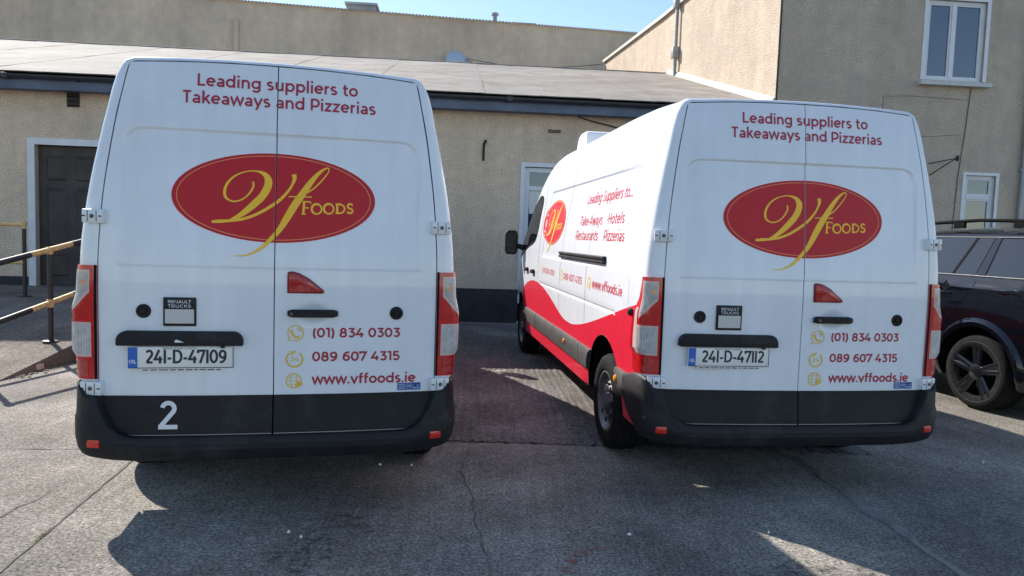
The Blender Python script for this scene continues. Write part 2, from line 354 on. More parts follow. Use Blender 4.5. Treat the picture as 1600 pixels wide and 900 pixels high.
def stroke_mesh(strokes, step=.03, layer=.00012):
    """strokes (2d) -> vertices (x, z, lift) and faces"""
    V, F = [], []
    for li, (pts, hw_, closed) in enumerate(strokes):
        ws = list(hw_) if isinstance(hw_, (list, tuple)) else [hw_]*len(pts)
        pts, ws = densify([tuple(q) for q in pts], ws, closed, step); n = len(pts); o = len(V)
        if n < 2: continue
        for i in range(n):
            a = pts[(i-1) % n] if closed or i > 0 else None; b = pts[i]; c = pts[(i+1) % n] if closed or i < n-1 else None
            def nrm(p, q):
                dx, dz = q[0]-p[0], q[1]-p[1]; l = math.hypot(dx, dz) or 1; return (-dz/l, dx/l)
            if a is None: nx, nz = nrm(b, c); k = 1
            elif c is None: nx, nz = nrm(a, b); k = 1
            else:
                n1, n2 = nrm(a, b), nrm(b, c); sx, sz = n1[0]+n2[0], n1[1]+n2[1]; l = math.hypot(sx, sz)
                if l < .2: nx, nz, k = n1[0], n1[1], 1
                else: nx, nz = sx/l, sz/l; k = min(1.9, 1/max(.3, nx*n1[0]+nz*n1[1]))
            lift = (li % 6)*layer
            V.append((b[0]+nx*ws[i]*k, b[1]+nz*ws[i]*k, lift)); V.append((b[0]-nx*ws[i]*k, b[1]-nz*ws[i]*k, lift))
        for i in range(n if closed else n-1):
            j = (i+1) % n; F.append((o+2*i, o+2*i+1, o+2*j+1, o+2*j))
    return V, F
def ellipse_mesh(cx, cz, a, b, nr=10, n=72):
    V = [(cx, cz, 0)]; F = []
    for i in range(1, nr+1):
        for k in range(n): t = 2*math.pi*k/n; V.append((cx+a*i/nr*math.cos(t), cz+b*i/nr*math.sin(t), 0))
    for k in range(n): F.append((0, 1+k, 1+(k+1) % n))
    for i in range(nr-1):
        for k in range(n): p = 1+i*n; F.append((p+k, p+n+k, p+n+(k+1) % n, p+(k+1) % n))
    return V, F
def ring(cx, cz, a, b, hwid, a0=0, a1=360):
    pts = ar(cx, cz, a, b, a0, a1); full = a1-a0 == 360
    if full: pts = [(cx+a*math.cos(t), cz+b*math.sin(t)) for t in [2*math.pi*k/72 for k in range(72)]]
    return (pts, hwid, full)
def spline(ctrl, n=6):
    """Catmull-Rom through (x, y, w)"""
    out = []; P = [ctrl[0]] + list(ctrl) + [ctrl[-1]]
    for i in range(1, len(P)-2):
        for k in range(n):
            t = k/n; out.append(tuple(.5*((2*b)+(-a+c)*t+(2*a-5*b+4*c-d)*t*t+(-a+3*b-3*c+d)*t**3) for a, b, c, d in zip(P[i-1], P[i], P[i+1], P[i+2])))
    out.append(ctrl[-1]); return out
def logo_strokes(cx, cz, a, b):
    """script V and f with FOODS in small capitals, traced in the oval's own units"""
    kx, kz = a/710, b/312
    def T(l): 
        s = spline(l); return ([(cx+(x-792)*kx, cz-(y-402-.053*(x-792))*kz) for x, y, w_ in s], [max(w_, 2)*kx for *_, w_ in s], False)
    st = [T([(632,285,6),(635,320,7),(610,365,6),(570,402,5),(520,420,5),(478,414,6),(447,388,9),(440,348,10),(455,300,9),(490,258,7),(540,228,5),(600,212,4),(660,213,6),(712,235,16),(738,275,25),(733,325,27),(700,385,26),(645,440,25),(590,487,21),(535,525,15),(480,552,9)]),
          T([(358,558,9),(410,556,12),(470,554,10),(560,545,10),(650,517,10),(740,470,11),(820,415,11),(880,350,9),(908,302,9),(920,265,14),(914,236,17)]),
          T([(990,378,5),(1050,342,5),(1110,285,5),(1150,235,4),(1164,207,4),(1154,193,5),(1125,203,8),(1080,240,14),(1030,300,20),(985,365,24),(930,445,27),(870,545,25),(820,625,19),(760,690,15),(700,745,11),(640,780,7),(580,797,4),(515,797,2)]),
          ([(cx+(x-792)*kx, cz-(y-402-.053*(x-792))*kz) for x, y in ((880,392),(1045,397))], 4*kx, False)]
    def word(x, y, h, wd, glyphs):
        pass
    def cap(x0, y0, w_, h_, strokes):
        for pts, tw in strokes:
            st.append(([(cx+(x0+p*w_-792)*kx, cz-(y0-q*h_-402-.053*(x0-792))*kz) for p, q in pts], tw*kx, len(pts) > 14 and pts[0] == pts[-1]))
    by = 517
    cap(972, by, 62, 92, [([(.22,0),(.30,1)], 8), ([(.12,.97),(1.05,.97)], 5), ([(1.05,.99),(1.05,.80)], 3), ([(.25,.50),(.82,.50)], 5), ([(0,.02),(.50,.02)], 4)])
    for x0 in (1040, 1126):
        cap(x0, by-2, 80, 70, [(ar(.5,.5,.44,.5,60,240), 8), (ar(.5,.5,.44,.5,240,420), 6)])
    cap(1214, by-2, 72, 68, [([(.18,0),(.18,1)], 8), ([(.02,.97),(.4,.97)]+ar(.4,.5,.52,.47,90,-90)+[(.02,.03)], 6)])
    cap(1296, by-2, 46, 68, [(ar(.5,.74,.36,.24,35,270)+ar(.5,.25,.40,.24,88,-150), 7), ([(.88,1.0),(.88,.76)], 3), ([(.10,0),(.10,.24)], 3)])
    return st

# ------------------------------------------------------------------ delivery van (x right, y forward, z up; origin under the rear doors)
YW_R, YW_F, RW = .985, 5.315, .352
hw_s = smooth_tab([(.25,.95),(.45,.972),(.7,.985),(1.05,.99),(1.4,.982),(1.7,.950),(2.0,.898),(2.2,.856),(2.5,.79)])
top_s = smooth_tab([(.0,2.442),(.15,2.445),(.3,2.455),(.8,2.488),(1.4,2.5),(3.5,2.5),(4.0,2.47),(4.4,2.36),(4.7,2.17),(5.45,1.44),(5.6,1.34),(6.0,1.14),(6.14,.98),(6.2,.80)])
wsc = smooth_tab([(0,1),(4.6,1),(5.4,.985),(5.9,.925),(6.1,.85),(6.2,.72)])
def arch(Y, Yw, r):
    return RW + math.sqrt(r*r-(Y-Yw)**2) if abs(Y-Yw) < r else 0
ARCH = .49
def zbot(Y): return max(.36 if Y < 5.75 else .36-.10*sstep(5.75, 5.85, Y), arch(Y, YW_R, ARCH), arch(Y, YW_F, .47))
def relief(Y, z):
    """pressed panels of the cargo side, metres inwards"""
    d = .011*sstep(.37, .39, Y)*(1-sstep(3.72, 3.75, Y))*sstep(1.330, 1.36, z)*(1-sstep(2.048, 2.062, z))
    d += .007*math.exp(-((z-1.04)/.008)**2)*sstep(.70, .74, Y)*(1-sstep(3.78, 3.82, Y))
    return d
def side_x(Y, z):
    return hw_s(z)*wsc(Y) - relief(Y, z)
CROWN = [(.978,-.20),(.954,-.12),(.928,-.07),(.902,-.04),(.86,-.020),(.60,-.010),(.30,-.003),(0,0)]
UPZ = [.9,.96,1.0,1.022,1.03,1.036,1.04,1.044,1.05,1.058,1.1,1.2,1.3,1.325,1.332,1.340,1.350,1.362,1.42,1.5,1.6,1.7,1.8,1.9,2.0,2.035,2.046,2.052,2.058,2.064,2.08,2.14,2.2]
def section(Y):
    zb, zt = zbot(Y), top_s(Y); pts = []
    ztop = min(2.2, zt-.30) if zt > 1.4 else zt - .30*(zt/1.4)
    zl = .9 if ztop > 1.0 else .9*ztop
    zl = max(zl, zb+.01); ztop = max(ztop, zl+.05)
    for k in range(9): z = zb+(zl-zb)*k/9; pts.append((side_x(Y, z), z))
    for z in UPZ:
        q = z if ztop >= 2.2 else zl+(z-.9)*(ztop-zl)/1.3
        pts.append((side_x(Y, q), q))
    x0 = hw_s(ztop)*wsc(Y); dz = (zt-ztop)/.30
    for fx, d in CROWN: pts.append((x0*fx, zt+d*dz))
    return pts
yb_t = smooth_tab([(.25,-.03),(.44,-.02),(.65,0),(1.2,0),(1.33,.005),(1.6,.02),(2.0,.06),(2.2,.085),(2.4,.115),(2.5,.135)])
def yrear(x, z): return yb_t(z) + .045*abs(x/.88)**2.5
xs_t = smooth_tab([(.44,.868),(.65,.870),(.73,.879),(1.33,.880),(1.63,.866),(2.06,.815),(2.3,.772),(2.4,.752),(2.5,.74)])
def ztop_door(x): return 2.430-.026*(abs(x)/.75)**2.2
def rrect(x, z, hx, z0, z1, r, wdt):
    """1 inside a rounded rectangle centred on x = 0, 0 outside"""
    cz, hz = (z0+z1)/2, (z1-z0)/2; qx, qz = abs(x)-hx+r, abs(z-cz)-hz+r
    d = math.hypot(max(qx, 0), max(qz, 0)) + min(max(qx, qz), 0) - r
    return 1-sstep(-wdt, 0, d)
def ydoor(x, z):
    y = yrear(x, z) + .011*rrect(x, z, .775, 1.10, 2.063, .11, .016)*sstep(1.335, 1.70, z) + .0022*(1-sstep(1.328, 1.342, z))*rrect(x, z, .80, .60, 1.40, .05, .03)
    r = math.hypot((x-.205)/.082, (z-1.092)/.056)
    if r < 1: y += .022*(1-r*r)**.7
    return y
def rear_map(off): return lambda u, v, l: (u, ydoor(u, v)-off-l, v)
def side_map(off, sgn=-1): return lambda u, v, l: (sgn*(side_x(u, v)+off+l), u, v)

def decal(name, VF, mp, material, parent, clip=None, flip=False):
    V, F = VF; me = bpy.data.meshes.new(name); bm = bmesh.new()
    vs = [bm.verts.new(p) for p in V]
    for f in F:
        try: bm.faces.new([vs[i] for i in f])
        except ValueError: pass
    if clip is not None:           # keep x > c (sign +1) or x < c (sign -1): vinyl is cut at the door gap
        c, sgn = clip
        bmesh.ops.bisect_plane(bm, geom=bm.verts[:]+bm.edges[:]+bm.faces[:], plane_co=(c, 0, 0), plane_no=(1, 0, 0), clear_inner=sgn > 0, clear_outer=sgn < 0)
    if not bm.faces: bm.free(); return None
    for v in bm.verts: v.co = mp(v.co.x, v.co.y, v.co.z)
    bm.normal_update(); bm.to_mesh(me); bm.free(); me.materials.append(MAT[material])
    o = bpy.data.objects.new(name, me); COL.objects.link(o); o.parent = parent; return o
def both(name, VF, off, material, doors):
    for d, c in ((doors[0], (-.0032, -1)), (doors[1], (.0032, 1))): decal(name, VF, rear_map(off), material, d, c)

def wheel(parent, x, y, r, wdt, sgn, kind):
    """wheel on the side sgn (-1 left, +1 right); x is the outer face"""
    wh = empty('wheel', (x, y, r)); wh.parent = parent
    s = sgn; k = r*.625
    prof = [(k, -.010), (k+.02, .004), (k+.055, .010), (r-.045, .006), (r-.016, -.012), (r-.002, -.040), (r, -.07), (r, -wdt+.07), (r-.002, -wdt+.04), (r-.02, -wdt+.01), (k+.05, -wdt), (k, -wdt+.01)]
    t = MB().lathe([(a, b*s) for a, b in prof], 56).build('tyre', 'rubber', wh, smooth=40)
    for q in (.3, .5, .7): MB().lathe([(r+.0012, s*(-wdt*q-.006)), (r+.0012, s*(-wdt*q+.006))], 56).build('tread_groove', 'gap_dark', wh)
    if kind == 'van':
        rp = [(k+.004, -.006), (k-.008, -.004), (k-.02, -.02), (k-.035, -.05), (k-.06, -.055), (k-.075, -.038), (.115, -.018), (.085, -.028), (.07, -.03), (.066, .006), (.05, .012), (0.001, .012)]
        MB().lathe([(a, b*s) for a, b in rp], 48).build('rim', 'steel_rim', wh, smooth=40)
        for i in range(8):
            a = 2*math.pi*i/8; rr = .141; 
            ring_ = [(s*-.016, (rr+.020*math.cos(t_))*math.cos(a)-.030*math.sin(t_)*math.sin(a), (rr+.020*math.cos(t_))*math.sin(a)+.030*math.sin(t_)*math.cos(a)) for t_ in [2*math.pi*q/12 for q in range(12)]]
            MB().add(ring_, [tuple(range(12))]).build('vent_hole', 'gap_dark', wh)
        for i in range(5): a = 2*math.pi*(i+.5)/5; MB().lathe([(.011, s*-.03), (.011, s*-.006), (.001, s*-.004)], 8, c=(0, .088*math.cos(a), .088*math.sin(a))).build('wheel_nut', 'bolt_dark', wh)
    else:
        k2 = k+.062
        MB().lathe([(a, b*s) for a, b in [(k2+.006, .004), (k2, .010), (k2-.014, .006), (k2-.02, -.03), (k2-.03, -.13)]], 64).build('rim_lip', 'alloy_lip', wh, smooth=50)
        MB().lathe([(a, b*s) for a, b in [(k2-.025, -.11), (.02, -.11)]], 48).build('brake_disc', 'suv_trim', wh)
        for i in range(5):
            m_ = MB(); a = 2*math.pi*i/5+.35
            for dq in (-.135, .135):
                for q0, q1, h0, h1, w0, w1 in ((.05, k2-.012, -.020, -.002, .030, .027),):
                    ca, sa = math.cos(a), math.sin(a); cb, sb = math.cos(a+dq), math.sin(a+dq)
                    P0 = Vector((0, ca*q0-sa*dq*.09, sa*q0+ca*dq*.09)); P1 = Vector((0, cb*q1, sb*q1)); tdir = (P1-P0).normalized(); nn = Vector((0, -tdir.z, tdir.y))
                    vs = []
                    for P, hh, ww in ((P0, h0, w0), (P1, h1, w1)):
                        for e_, dd in ((-1, -.05), (-1, 0), (-.5, .012), (.5, .012), (1, 0), (1, -.05)): vs.append(P+nn*ww*e_+Vector((s*(hh+dd), 0, 0)))
                    m_.add(vs, [(0,1,7,6),(1,2,8,7),(2,3,9,8),(3,4,10,9),(4,5,11,10),(5,0,6,11)])
            m_.build('spoke', 'alloy_dark', wh, smooth=30)
        MB().lathe([(a, b*s) for a, b in [(.085, -.07), (.082, -.012), (.06, .0), (.001, .004)]], 28).build('hub_cap', 'alloy_dark', wh, smooth=40)
    return wh

def make_van():
    V = empty('delivery_van', (0, 0, 0))
    # --- shell
    Ys = set([.3+.1*i for i in range(57)]); Ys |= {.34, .36, .37, .375, .38, .385, .39, .41, 3.70, 3.72, 3.728, 3.736, 3.744, 3.752, 3.77, .72, .74, 3.8, 3.82, 6.14, 6.17, 6.19, 6.2, 5.75, 5.8, 5.85}
    for yw, r in ((YW_R, ARCH), (YW_F, .47)):
        for k in range(17): Ys.add(round(yw + r*.9999*math.cos(math.pi*k/16), 4))
        Ys |= {round(yw-r-.001, 4), round(yw+r+.001, 4)}
    Ys = sorted(y for y in Ys if .3 <= y <= 6.2)
    rows = []
    for Y in Ys:
        s = section(Y); rows.append([(-x, Y, z) for x, z in s] + [(x, Y, z) for x, z in s[-2::-1]])
    m = MB().grid(rows)
    m.f.append(tuple(len(m.v)-len(rows[0])+i for i in range(len(rows[0]))))
    # rear corners: from the first station round to the door opening
    s = section(.3); Q = []
    nb = 9+len(UPZ)
    crq = [(.782,2.25),(.767,2.33),(.757,2.375),(.748,2.398),(.72,2.407),(.50,2.420),(.25,2.4285),(0,2.431)]
    for i, (x, z) in enumerate(s):
        if i < nb: q = (xs_t(z)+.002, z)
        else: q = crq[i-nb]
        Q.append((q[0], yrear(q[0], q[1]) , q[1]))
    cr = []
    for k in range(9):
        row = []
        for (x, z), q in zip(s, Q):
            P2 = Vector((x, q[1]+.075, z)); C = Vector((x, q[1]+.002, z)); q = Vector(q)
            if k == 0: row.append(Vector((x, .3, z)))
            elif k == 8: row.append(Vector((q.x, q.y+.03, q.z)))
            else: t = (k-1)/6; row.append(P2*(1-t)**2 + C*2*t*(1-t) + q*t*t)
        cr.append([(-p.x, p.y, p.z) for p in row] + [(p.x, p.y, p.z) for p in row[-2::-1]])
    m.grid(cr)
    body = m.build('body', None, V, fix=False)
    bm = bmesh.new(); bm.from_mesh(body.data); bmesh.ops.remove_doubles(bm, verts=bm.verts, dist=1e-5); bmesh.ops.recalc_face_normals(bm, faces=bm.faces); bm.to_mesh(body.data); bm.free()
    body.data.materials.append(MAT['white_paint']); body.data.shade_smooth(); body.data.set_sharp_from_angle(angle=R(50))
    # dark inside behind the door gaps, floor and wheel wells
    fr = MB()
    rr = []
    for z in [.40+.05*i for i in range(41)]:
        xx = min(xs_t(z), .885)+.001 if z < 2.38 else .70
        rr.append([(-xx, yrear(xx, z)+.035, z), (0, yrear(0, z)+.035, z), (xx, yrear(xx, z)+.035, z)])
    fr.grid(rr).build('door_aperture', 'gap_dark', V, smooth=60)
    ub = MB()
    ub.box(-.70, .70, .12, 5.9, .30, .62)
    for a, b in ((.12, YW_R-.5), (YW_R+.5, YW_F-.48), (YW_F+.48, 5.95)): ub.box(-.93, .93, a, b, .355, .60)
    ub.box(-.90, .90, .2, 5.8, .88, .90)
    ub.build('underbody', 'gap_dark', V)
    for yw, r in ((YW_R, ARCH+.004), (YW_F, .474)):
        for sx in (-1, 1):
            rows = [[(sx*xx, yw+r*math.cos(math.pi*k/16), RW+r*math.sin(math.pi*k/16)) for k in range(17)] for xx in (.945, .66)]
            MB().grid(rows).build('wheel_well', 'gap_dark', V, smooth=60)
    for sx in (-1, 1):
        wheel(V, sx*.962, YW_R, RW, .235, sx, 'van'); wheel(V, sx*.952, YW_F, RW, .225, sx, 'van')
    # --- rear doors
    doors = []
    zr = [0]
    zs = sorted(set([.647+.02*i for i in range(88)] + [1.284+.004*i for i in range(16)] + [2.040+.004*i for i in range(8)] + [2.41]))
    for sx in (-1, 1):
        rows = []
        fcols = sorted(set([i/44 for i in range(45)] + [.86+.005*i for i in range(12)]))
        for z0 in zs:
            xo = xs_t(z0)-.0035; row = []
            r = (z0-.647)/(2.41-.647)
            for f in fcols:
                x = .0028+(xo-.0028)*f; z = .647+(ztop_door(x)-.006-.647)*r
                row.append((sx*x, ydoor(sx*x, z), z))
            rows.append(row)
        m = MB().grid(rows)
        edge = rows[0] + [rw[-1] for rw in rows[1:]] + rows[-1][-2::-1] + [rw[0] for rw in rows[-2:0:-1]]
        m.grid([edge, [(x, y+.022, z) for x, y, z in edge]], True)
        d = m.build('rear_door', None, V, fix=False)
        bm = bmesh.new(); bm.from_mesh(d.data); bmesh.ops.remove_doubles(bm, verts=bm.verts, dist=1e-5); bmesh.ops.recalc_face_normals(bm, faces=bm.faces); bm.to_mesh(d.data); bm.free()
        d.data.materials.append(MAT['white_paint']); d.data.shade_smooth(); d.data.set_sharp_from_angle(angle=R(45))
        d['label'] = 'left rear door with number plate' if sx < 0 else 'right rear door with handle and phone numbers'
        # black lower panel with the rounded outer corner
        rows = []
        for k in range(15):
            z = .445+(.645-.445)*k/14; q = min(1, (.665-z)/.221); xo = .70+.163*math.sqrt(max(0, 1-q*q))
            rows.append([(sx*(.004+(xo-.004)*f), yrear(sx*(.004+(xo-.004)*f), z)-.006, z) for f in [i/20 for i in range(21)]])
        m = MB().grid(rows); edge = rows[0] + [rw[-1] for rw in rows[1:]] + rows[-1][-2::-1] + [rw[0] for rw in rows[-2:0:-1]]
        m.grid([edge, [(x, y+.026, z) for x, y, z in edge]], True).build('lower_trim', 'black_plastic', d, smooth=40)
        sl = []
        for k in range(22):
            z = .440+.205*k/21; q = min(1, (.665-z)/.2255); xo = .700+.171*math.sqrt(max(0, 1-q*q)); sl.append((sx*xo, yrear(xo, z)-.004, z))
        sl = [(sx*.006, yrear(0, .44)-.004, .440), (sx*.35, yrear(.35, .44)-.004, .440), (sx*.6, yrear(.6, .44)-.004, .440)] + sl
        MB().tube(sl, .0028, 6).build('door_seal_highlight', 'seal_highlight', d, smooth=60)  # thin pale tube painting the highlight on the seal along the door edge
        doors.append(d)
    dl, dr = doors
    # hinges
    for sx in (-1, 1):
        for x, z in ((.893, 1.584), (.903, .689)):
            h = empty('hinge', (sx*x, yrear(x, z), z)); h.parent = V; h.rotation_euler = (0, 0, sx*R(16))
            box('leaf', 'alu_hinge', h, -.056, .056, -.030, .02, -.036, .036, .006)
            for bx_ in ((-.0255, -.0225, -.0315, -.028, -.028, .028), (.0225, .0255, -.0315, -.028, -.028, .028), (-.052, -.036, -.0312, -.028, -.003, .003), (.036, .052, -.0312, -.028, -.003, .003)):
                box('hinge_slot', 'gap_dark', h, *bx_)
            MB().lathe([(.011, -.026), (.011, -.034), (.006, -.036), (.001, -.036)], 14, 'Y').build('bolt', 'bolt_dark', h, smooth=40)
    # round caps
    for sx, d in ((-1, dl), (1, dr)):
        x, z = sx*.654, 1.097; y = ydoor(x, z)
        MB().lathe([(.037, .004), (.037, -.006), (.033, -.010), (.025, -.010), (.023, -.004), (.016, -.004), (.013, -.012), (.001, -.013)], 28, 'Y', (x, y, z)).build('round_cap', 'black_plastic', d, smooth=35)
    # handle
    h = MB(); rws = []
    for i in range(25):
        t = i/24; x = .070+.266*t; e = min(1, .25+8*min(t, 1-t)); hz = .021*e**.35; dp = .012+.030*min(1, 6*min(t, 1-t))**.6
        y = yrear(x, 1.092)
        rws.append([(x, y+.004, 1.094+hz), (x, y-dp*.7, 1.094+hz*.95), (x, y-dp, 1.094+hz*.5), (x, y-dp, 1.094-hz*.5), (x, y-dp*.7, 1.094-hz*.95), (x, y+.004, 1.094-hz)])
    hd = h.grid(rws).build('handle', 'black_plastic', dr, smooth=40)
    MB().lathe([(.009, 0), (.009, -.0465), (.001, -.0465)], 16, 'Y', (.095, yrear(.1, 1.09), 1.094)).build('key_lock', 'bolt_dark', dr, smooth=40)
    # high red lamp
    pol = [(.067,1.203),(.245,1.203),(.258,1.206),(.262,1.214),(.256,1.223),(.18,1.285),(.13,1.312),(.10,1.321),(.075,1.321),(.067,1.313)]
    def inset(p, k):
        cx = sum(a for a, _ in p)/len(p)-.03; cz = sum(b for _, b in p)/len(p)-.012; return [(cx+(a-cx)*k, cz+(b-cz)*k) for a, b in p]
    rl = MB().prism(pol, -.006, .01).build('corner_lamp', 'lamp_rim', dr, bevel=.003, smooth=40)
    rl.location = (0, yrear(.15, 1.25), 0)
    ll = MB().prism(inset(pol, .86), -.0105, -.0055).build('lamp_lens', 'lens_red', dr, bevel=.002, smooth=40); ll.location = (0, yrear(.15, 1.25), 0); recentre(ll)
    # plate lamp bar
    pol = [(-.782,.917)] + [(-.782+.052*(1-math.cos(R(a))), .942+.052*math.sin(R(a))) for a in range(0, 91, 15)] + [(-.155-.052*(1-math.cos(R(a))), .942+.052*math.sin(R(a))) for a in range(90, -1, -15)] + [(-.155,.917)]
    pb = MB().prism(pol, -.038, .02).build('plate_lamp_bar', 'black_plastic', dl, bevel=.008, smooth=40); pb.location = (0, yrear(-.47, .95), 0); pb.rotation_euler = (0, 0, R(-1.2))
    MB().lathe([(.012, .917), (.012, .909), (.001, .908)], 12, 'Z', (-.255, yrear(-.25, .9)-.03, 0)).build('release_button', 'black_plastic', dl)
    # maker badge on the left door
    bdg = box('badge', 'black_plastic', dl, -.555, -.393, yrear(-.47, 1.1)-.010, yrear(-.47, 1.1)+.008, 1.020, 1.172, .004)
    by = yrear(-.47, 1.1)-.0112
    flat = lambda y0: (lambda u, v, l: (u, y0-l, v))
    box('badge_panel', 'sticker_grey', dl, -.545, -.403, by, by+.002, 1.035, 1.110)
    for t_, z_ in (('RENAULT', 1.1415), ('TRUCKS', 1.1185)): decal('badge_lettering', stroke_mesh(text2d(t_, -.531, z_, .114, .0165, .15)), flat(by-.0008), 'white_vinyl', dl)
    # --- vinyl lettering on the rear doors
    for wd in words2d('Leading suppliers to', -.412, 2.293, .835, .066, .165) + words2d('Takeaways and Pizzerias', -.482, 2.199, 1.004, .066, .165):
        both('slogan_lettering', stroke_mesh(wd), .0016, 'maroon_vinyl', doors)
    both('logo_oval', ellipse_mesh(0, 1.713, .526, .240), .0016, 'logo_red', doors)
    both('logo_line', stroke_mesh([ring(0, 1.713, .500, .2255, .0022)]), .0026, 'orange_line', doors)
    both('logo_script', stroke_mesh(logo_strokes(0, 1.713, .526, .240), .02), .0030, 'gold_vinyl', doors)
    for nm, t2 in (('phone_lettering', words2d('(01) 834 0303', .200, .962, .478, .052, .20)), ('phone_lettering', words2d('089 607 4315', .200, .830, .478, .052, .20)), ('web_lettering', words2d('www.vffoods.ie', .202, .703, .568, .056, .19))):
        for wd in t2: decal(nm, stroke_mesh(wd), rear_map(.0016), 'maroon_vinyl', dr)
    ic = [ring(.113, .985, .041, .041, .0028, -115, 225), ([(.084,.957),(.071,.944),(.098,.947)], .0025, False),
          (*zip(*[((x, z), w_) for x, z, w_ in spline([(.093,1.003,.006),(.093,.990,.008),(.102,.972,.006),(.118,.962,.006),(.132,.965,.009)])]), False),
          ring(.118, .992, .015, .015, .0018, 0, 85), ring(.118, .992, .023, .023, .0018, 0, 80),
          ring(.108, .842, .042, .042, .0048, 130, 410), ([(.088,.874),(.113,.884)], [.012, .004], False)]
    ic += text2d('24', .083, .830, .050, .026, .15); n24 = len(ic)
    ic += [ring(.106, .722, .040, .040, .0028), ring(.106, .722, .018, .040, .0018), ([(.067,.722),(.145,.722)], .0018, False), ([(.074,.742),(.138,.742)], .0016, False), ([(.074,.702),(.138,.702)], .0016, False),
           ([(.118,.715),(.130,.700),(.152,.703)], [.002, .016, .004], False), ([(.122,.712),(.122,.686)], [.004, .009], False)]
    for grp in (ic[:5], ic[5:n24], ic[n24:]):
        decal('icon', stroke_mesh([(list(a), list(b) if isinstance(b, tuple) else b, c) for a, b, c in grp]), rear_map(.0016), 'yellow_vinyl', dr)
    ys = yrear(.735, .68)
    decal('dealer_sticker', ([(.668,.657,0),(.800,.657,0),(.800,.699,0),(.668,.699,0)], [(0,1,2,3)]), rear_map(.0014), 'sticker_blue', dr)
    decal('sticker_print', stroke_mesh([([(.674,.690),(.712,.690)], .004, False), ([(.674,.678),(.712,.678)], .004, False), ([(.674,.666),(.712,.666)], .004, False), ([(.758,.683),(.794,.683)], .0025, False), ([(.758,.668),(.794,.668)], .006, False), ring(.735, .678, .019, .019, .0016)]), rear_map(.0022), 'sticker_pale', dr)
    decal('sticker_number', stroke_mesh(text2d('133', .722, .672, .026, .014, .16)), rear_map(.0026), 'white_vinyl', dr)
    # --- tail lights: wrap round the corner post
    def corner_pt(s_, z, off, sx):
        """s_: 0 at the door gap, 1 where the corner meets the side, beyond that metres along the side"""
        x, xq = hw_s(z), xs_t(z)+.002; yq = yrear(xq, z)
        P2, C, q = Vector((x, yq+.075)), Vector((x, yq+.002)), Vector((xq, yq))
        if s_ <= 1:
            t = 1-s_; p = P2*(1-t)**2 + C*2*t*(1-t) + q*t*t; tg = (2*(1-t)*(C-P2) + 2*t*(q-C))
            nx = Vector((-tg.y, tg.x)).normalized(); nx = nx if nx.x > 0 or nx.y < 0 else -nx
            if nx.y > 0: nx = -nx
        else: p = Vector((x, yq+.075+(s_-1))); nx = Vector((1, 0))
        p = p+nx*off; return (sx*p.x, p.y, z)
    def patch(zlist, sfun, off, sx, n=10):
        rows = []
        for z in zlist:
            a, b = sfun(z); rows.append([corner_pt(a+(b-a)*i/n, z, off(a+(b-a)*i/n, z) if callable(off) else off, sx) for i in range(n+1)])
        return rows
    def skirted(rows, back, sx):
        m = MB().grid(rows); edge = rows[0]+[r_[-1] for r_ in rows[1:]]+rows[-1][-2::-1]+[r_[0] for r_ in rows[-2:0:-1]]
        cx = .80*sx
        m.grid([edge, [(x+(-sx*back if abs(x) > .93 else -sx*back*.3), y+back, z) for x, y, z in edge]], True); return m
    souter = smooth_tab([(.73,1.115),(.78,1.12),(.93,1.12),(1.0,1.105),(1.13,1.065),(1.2,1.03),(1.33,.99)])
    bul = smooth_tab([(.73,.010),(.86,.016),(.88,.030),(1.10,.030),(1.15,.020),(1.2,.012),(1.33,.010)])
    for sx in (-1, 1):
        tl = empty('tail_light', (0, 0, 0)); tl.parent = V
        zl = [.735+.595*i/30 for i in range(31)]
        skirted(patch(zl, lambda z: (.02, souter(z)), lambda s_, z: .010+(bul(z)-.010)*sstep(.35, .8, s_), sx, 14), .03, sx).build('housing', 'lamp_red', tl, smooth=45)
        zl = [1.115+.185*i/12 for i in range(13)]
        # upper clear lens, its lower edge running down outwards, in a pale border
        po = lambda s_, z, e_: e_+.010+(bul(z)-.010)*sstep(.35, .8, s_)
        for nm, mt, e_, a_, b_, zt_, zl_, dz_ in (('lens_border', 'lens_border', .0015, .17, .86, 1.306, 1.190, .118), ('indicator_lens', 'lens_grid', .0032, .22, .78, 1.292, 1.206, .100)):
            rows = []
            for i in range(11):
                s_ = a_+(b_-a_)*i/10; zlo = zl_-dz_*(i/10)
                rows.append([corner_pt(s_, zlo+(zt_-zlo)*k/8, po(s_, zlo+(zt_-zlo)*k/8, e_), sx) for k in range(9)])
            recentre(skirted(rows, .004, sx).build(nm, mt, tl, smooth=45))
        rows = [[corner_pt(.27+.16*i/5, 1.228+.026*k/5, po(.3, 1.23, .0045), sx) for k in range(6)] for i in range(6)]
        MB().grid(rows).build('indicator_bulb', 'lamp_amber', tl, smooth=60)
        rows = patch([.852+.182*k/6 for k in range(7)], lambda z: (.13, 1.03), lambda s_, z: po(s_, z, .0015), sx, 12)
        MB().grid(rows).build('lens_border', 'lens_border', tl, smooth=45)
        rows = patch([.866+.154*k/8 for k in range(9)], lambda z: (.18, .90), lambda s_, z: po(s_, z, .0032), sx, 12)
        recentre(skirted(rows, .003, sx).build('reverse_lens', 'lens_rings', tl, smooth=45))
        rows = patch([.885+.255*k/8 for k in range(9)], lambda z: (.95, 1.0+.5*(souter(z)-1.0)), lambda s_, z: po(s_, z, .0024), sx, 4)
        MB().grid(rows).build('side_strip', 'lens_border', tl, smooth=45)
        rows = patch([.748+.085*k/5 for k in range(6)], lambda z: (.22, .80), lambda s_, z: po(s_, z, .002), sx, 10)
        recentre(skirted(rows, .003, sx).build('fog_lens', 'lens_red', tl, smooth=45))
        rows = patch([.735+.597*k/14 for k in range(15)], lambda z: (-.0, .06), .0112, sx, 3)
        MB().grid(rows).build('lamp_seal', 'gap_dark', tl, smooth=45)
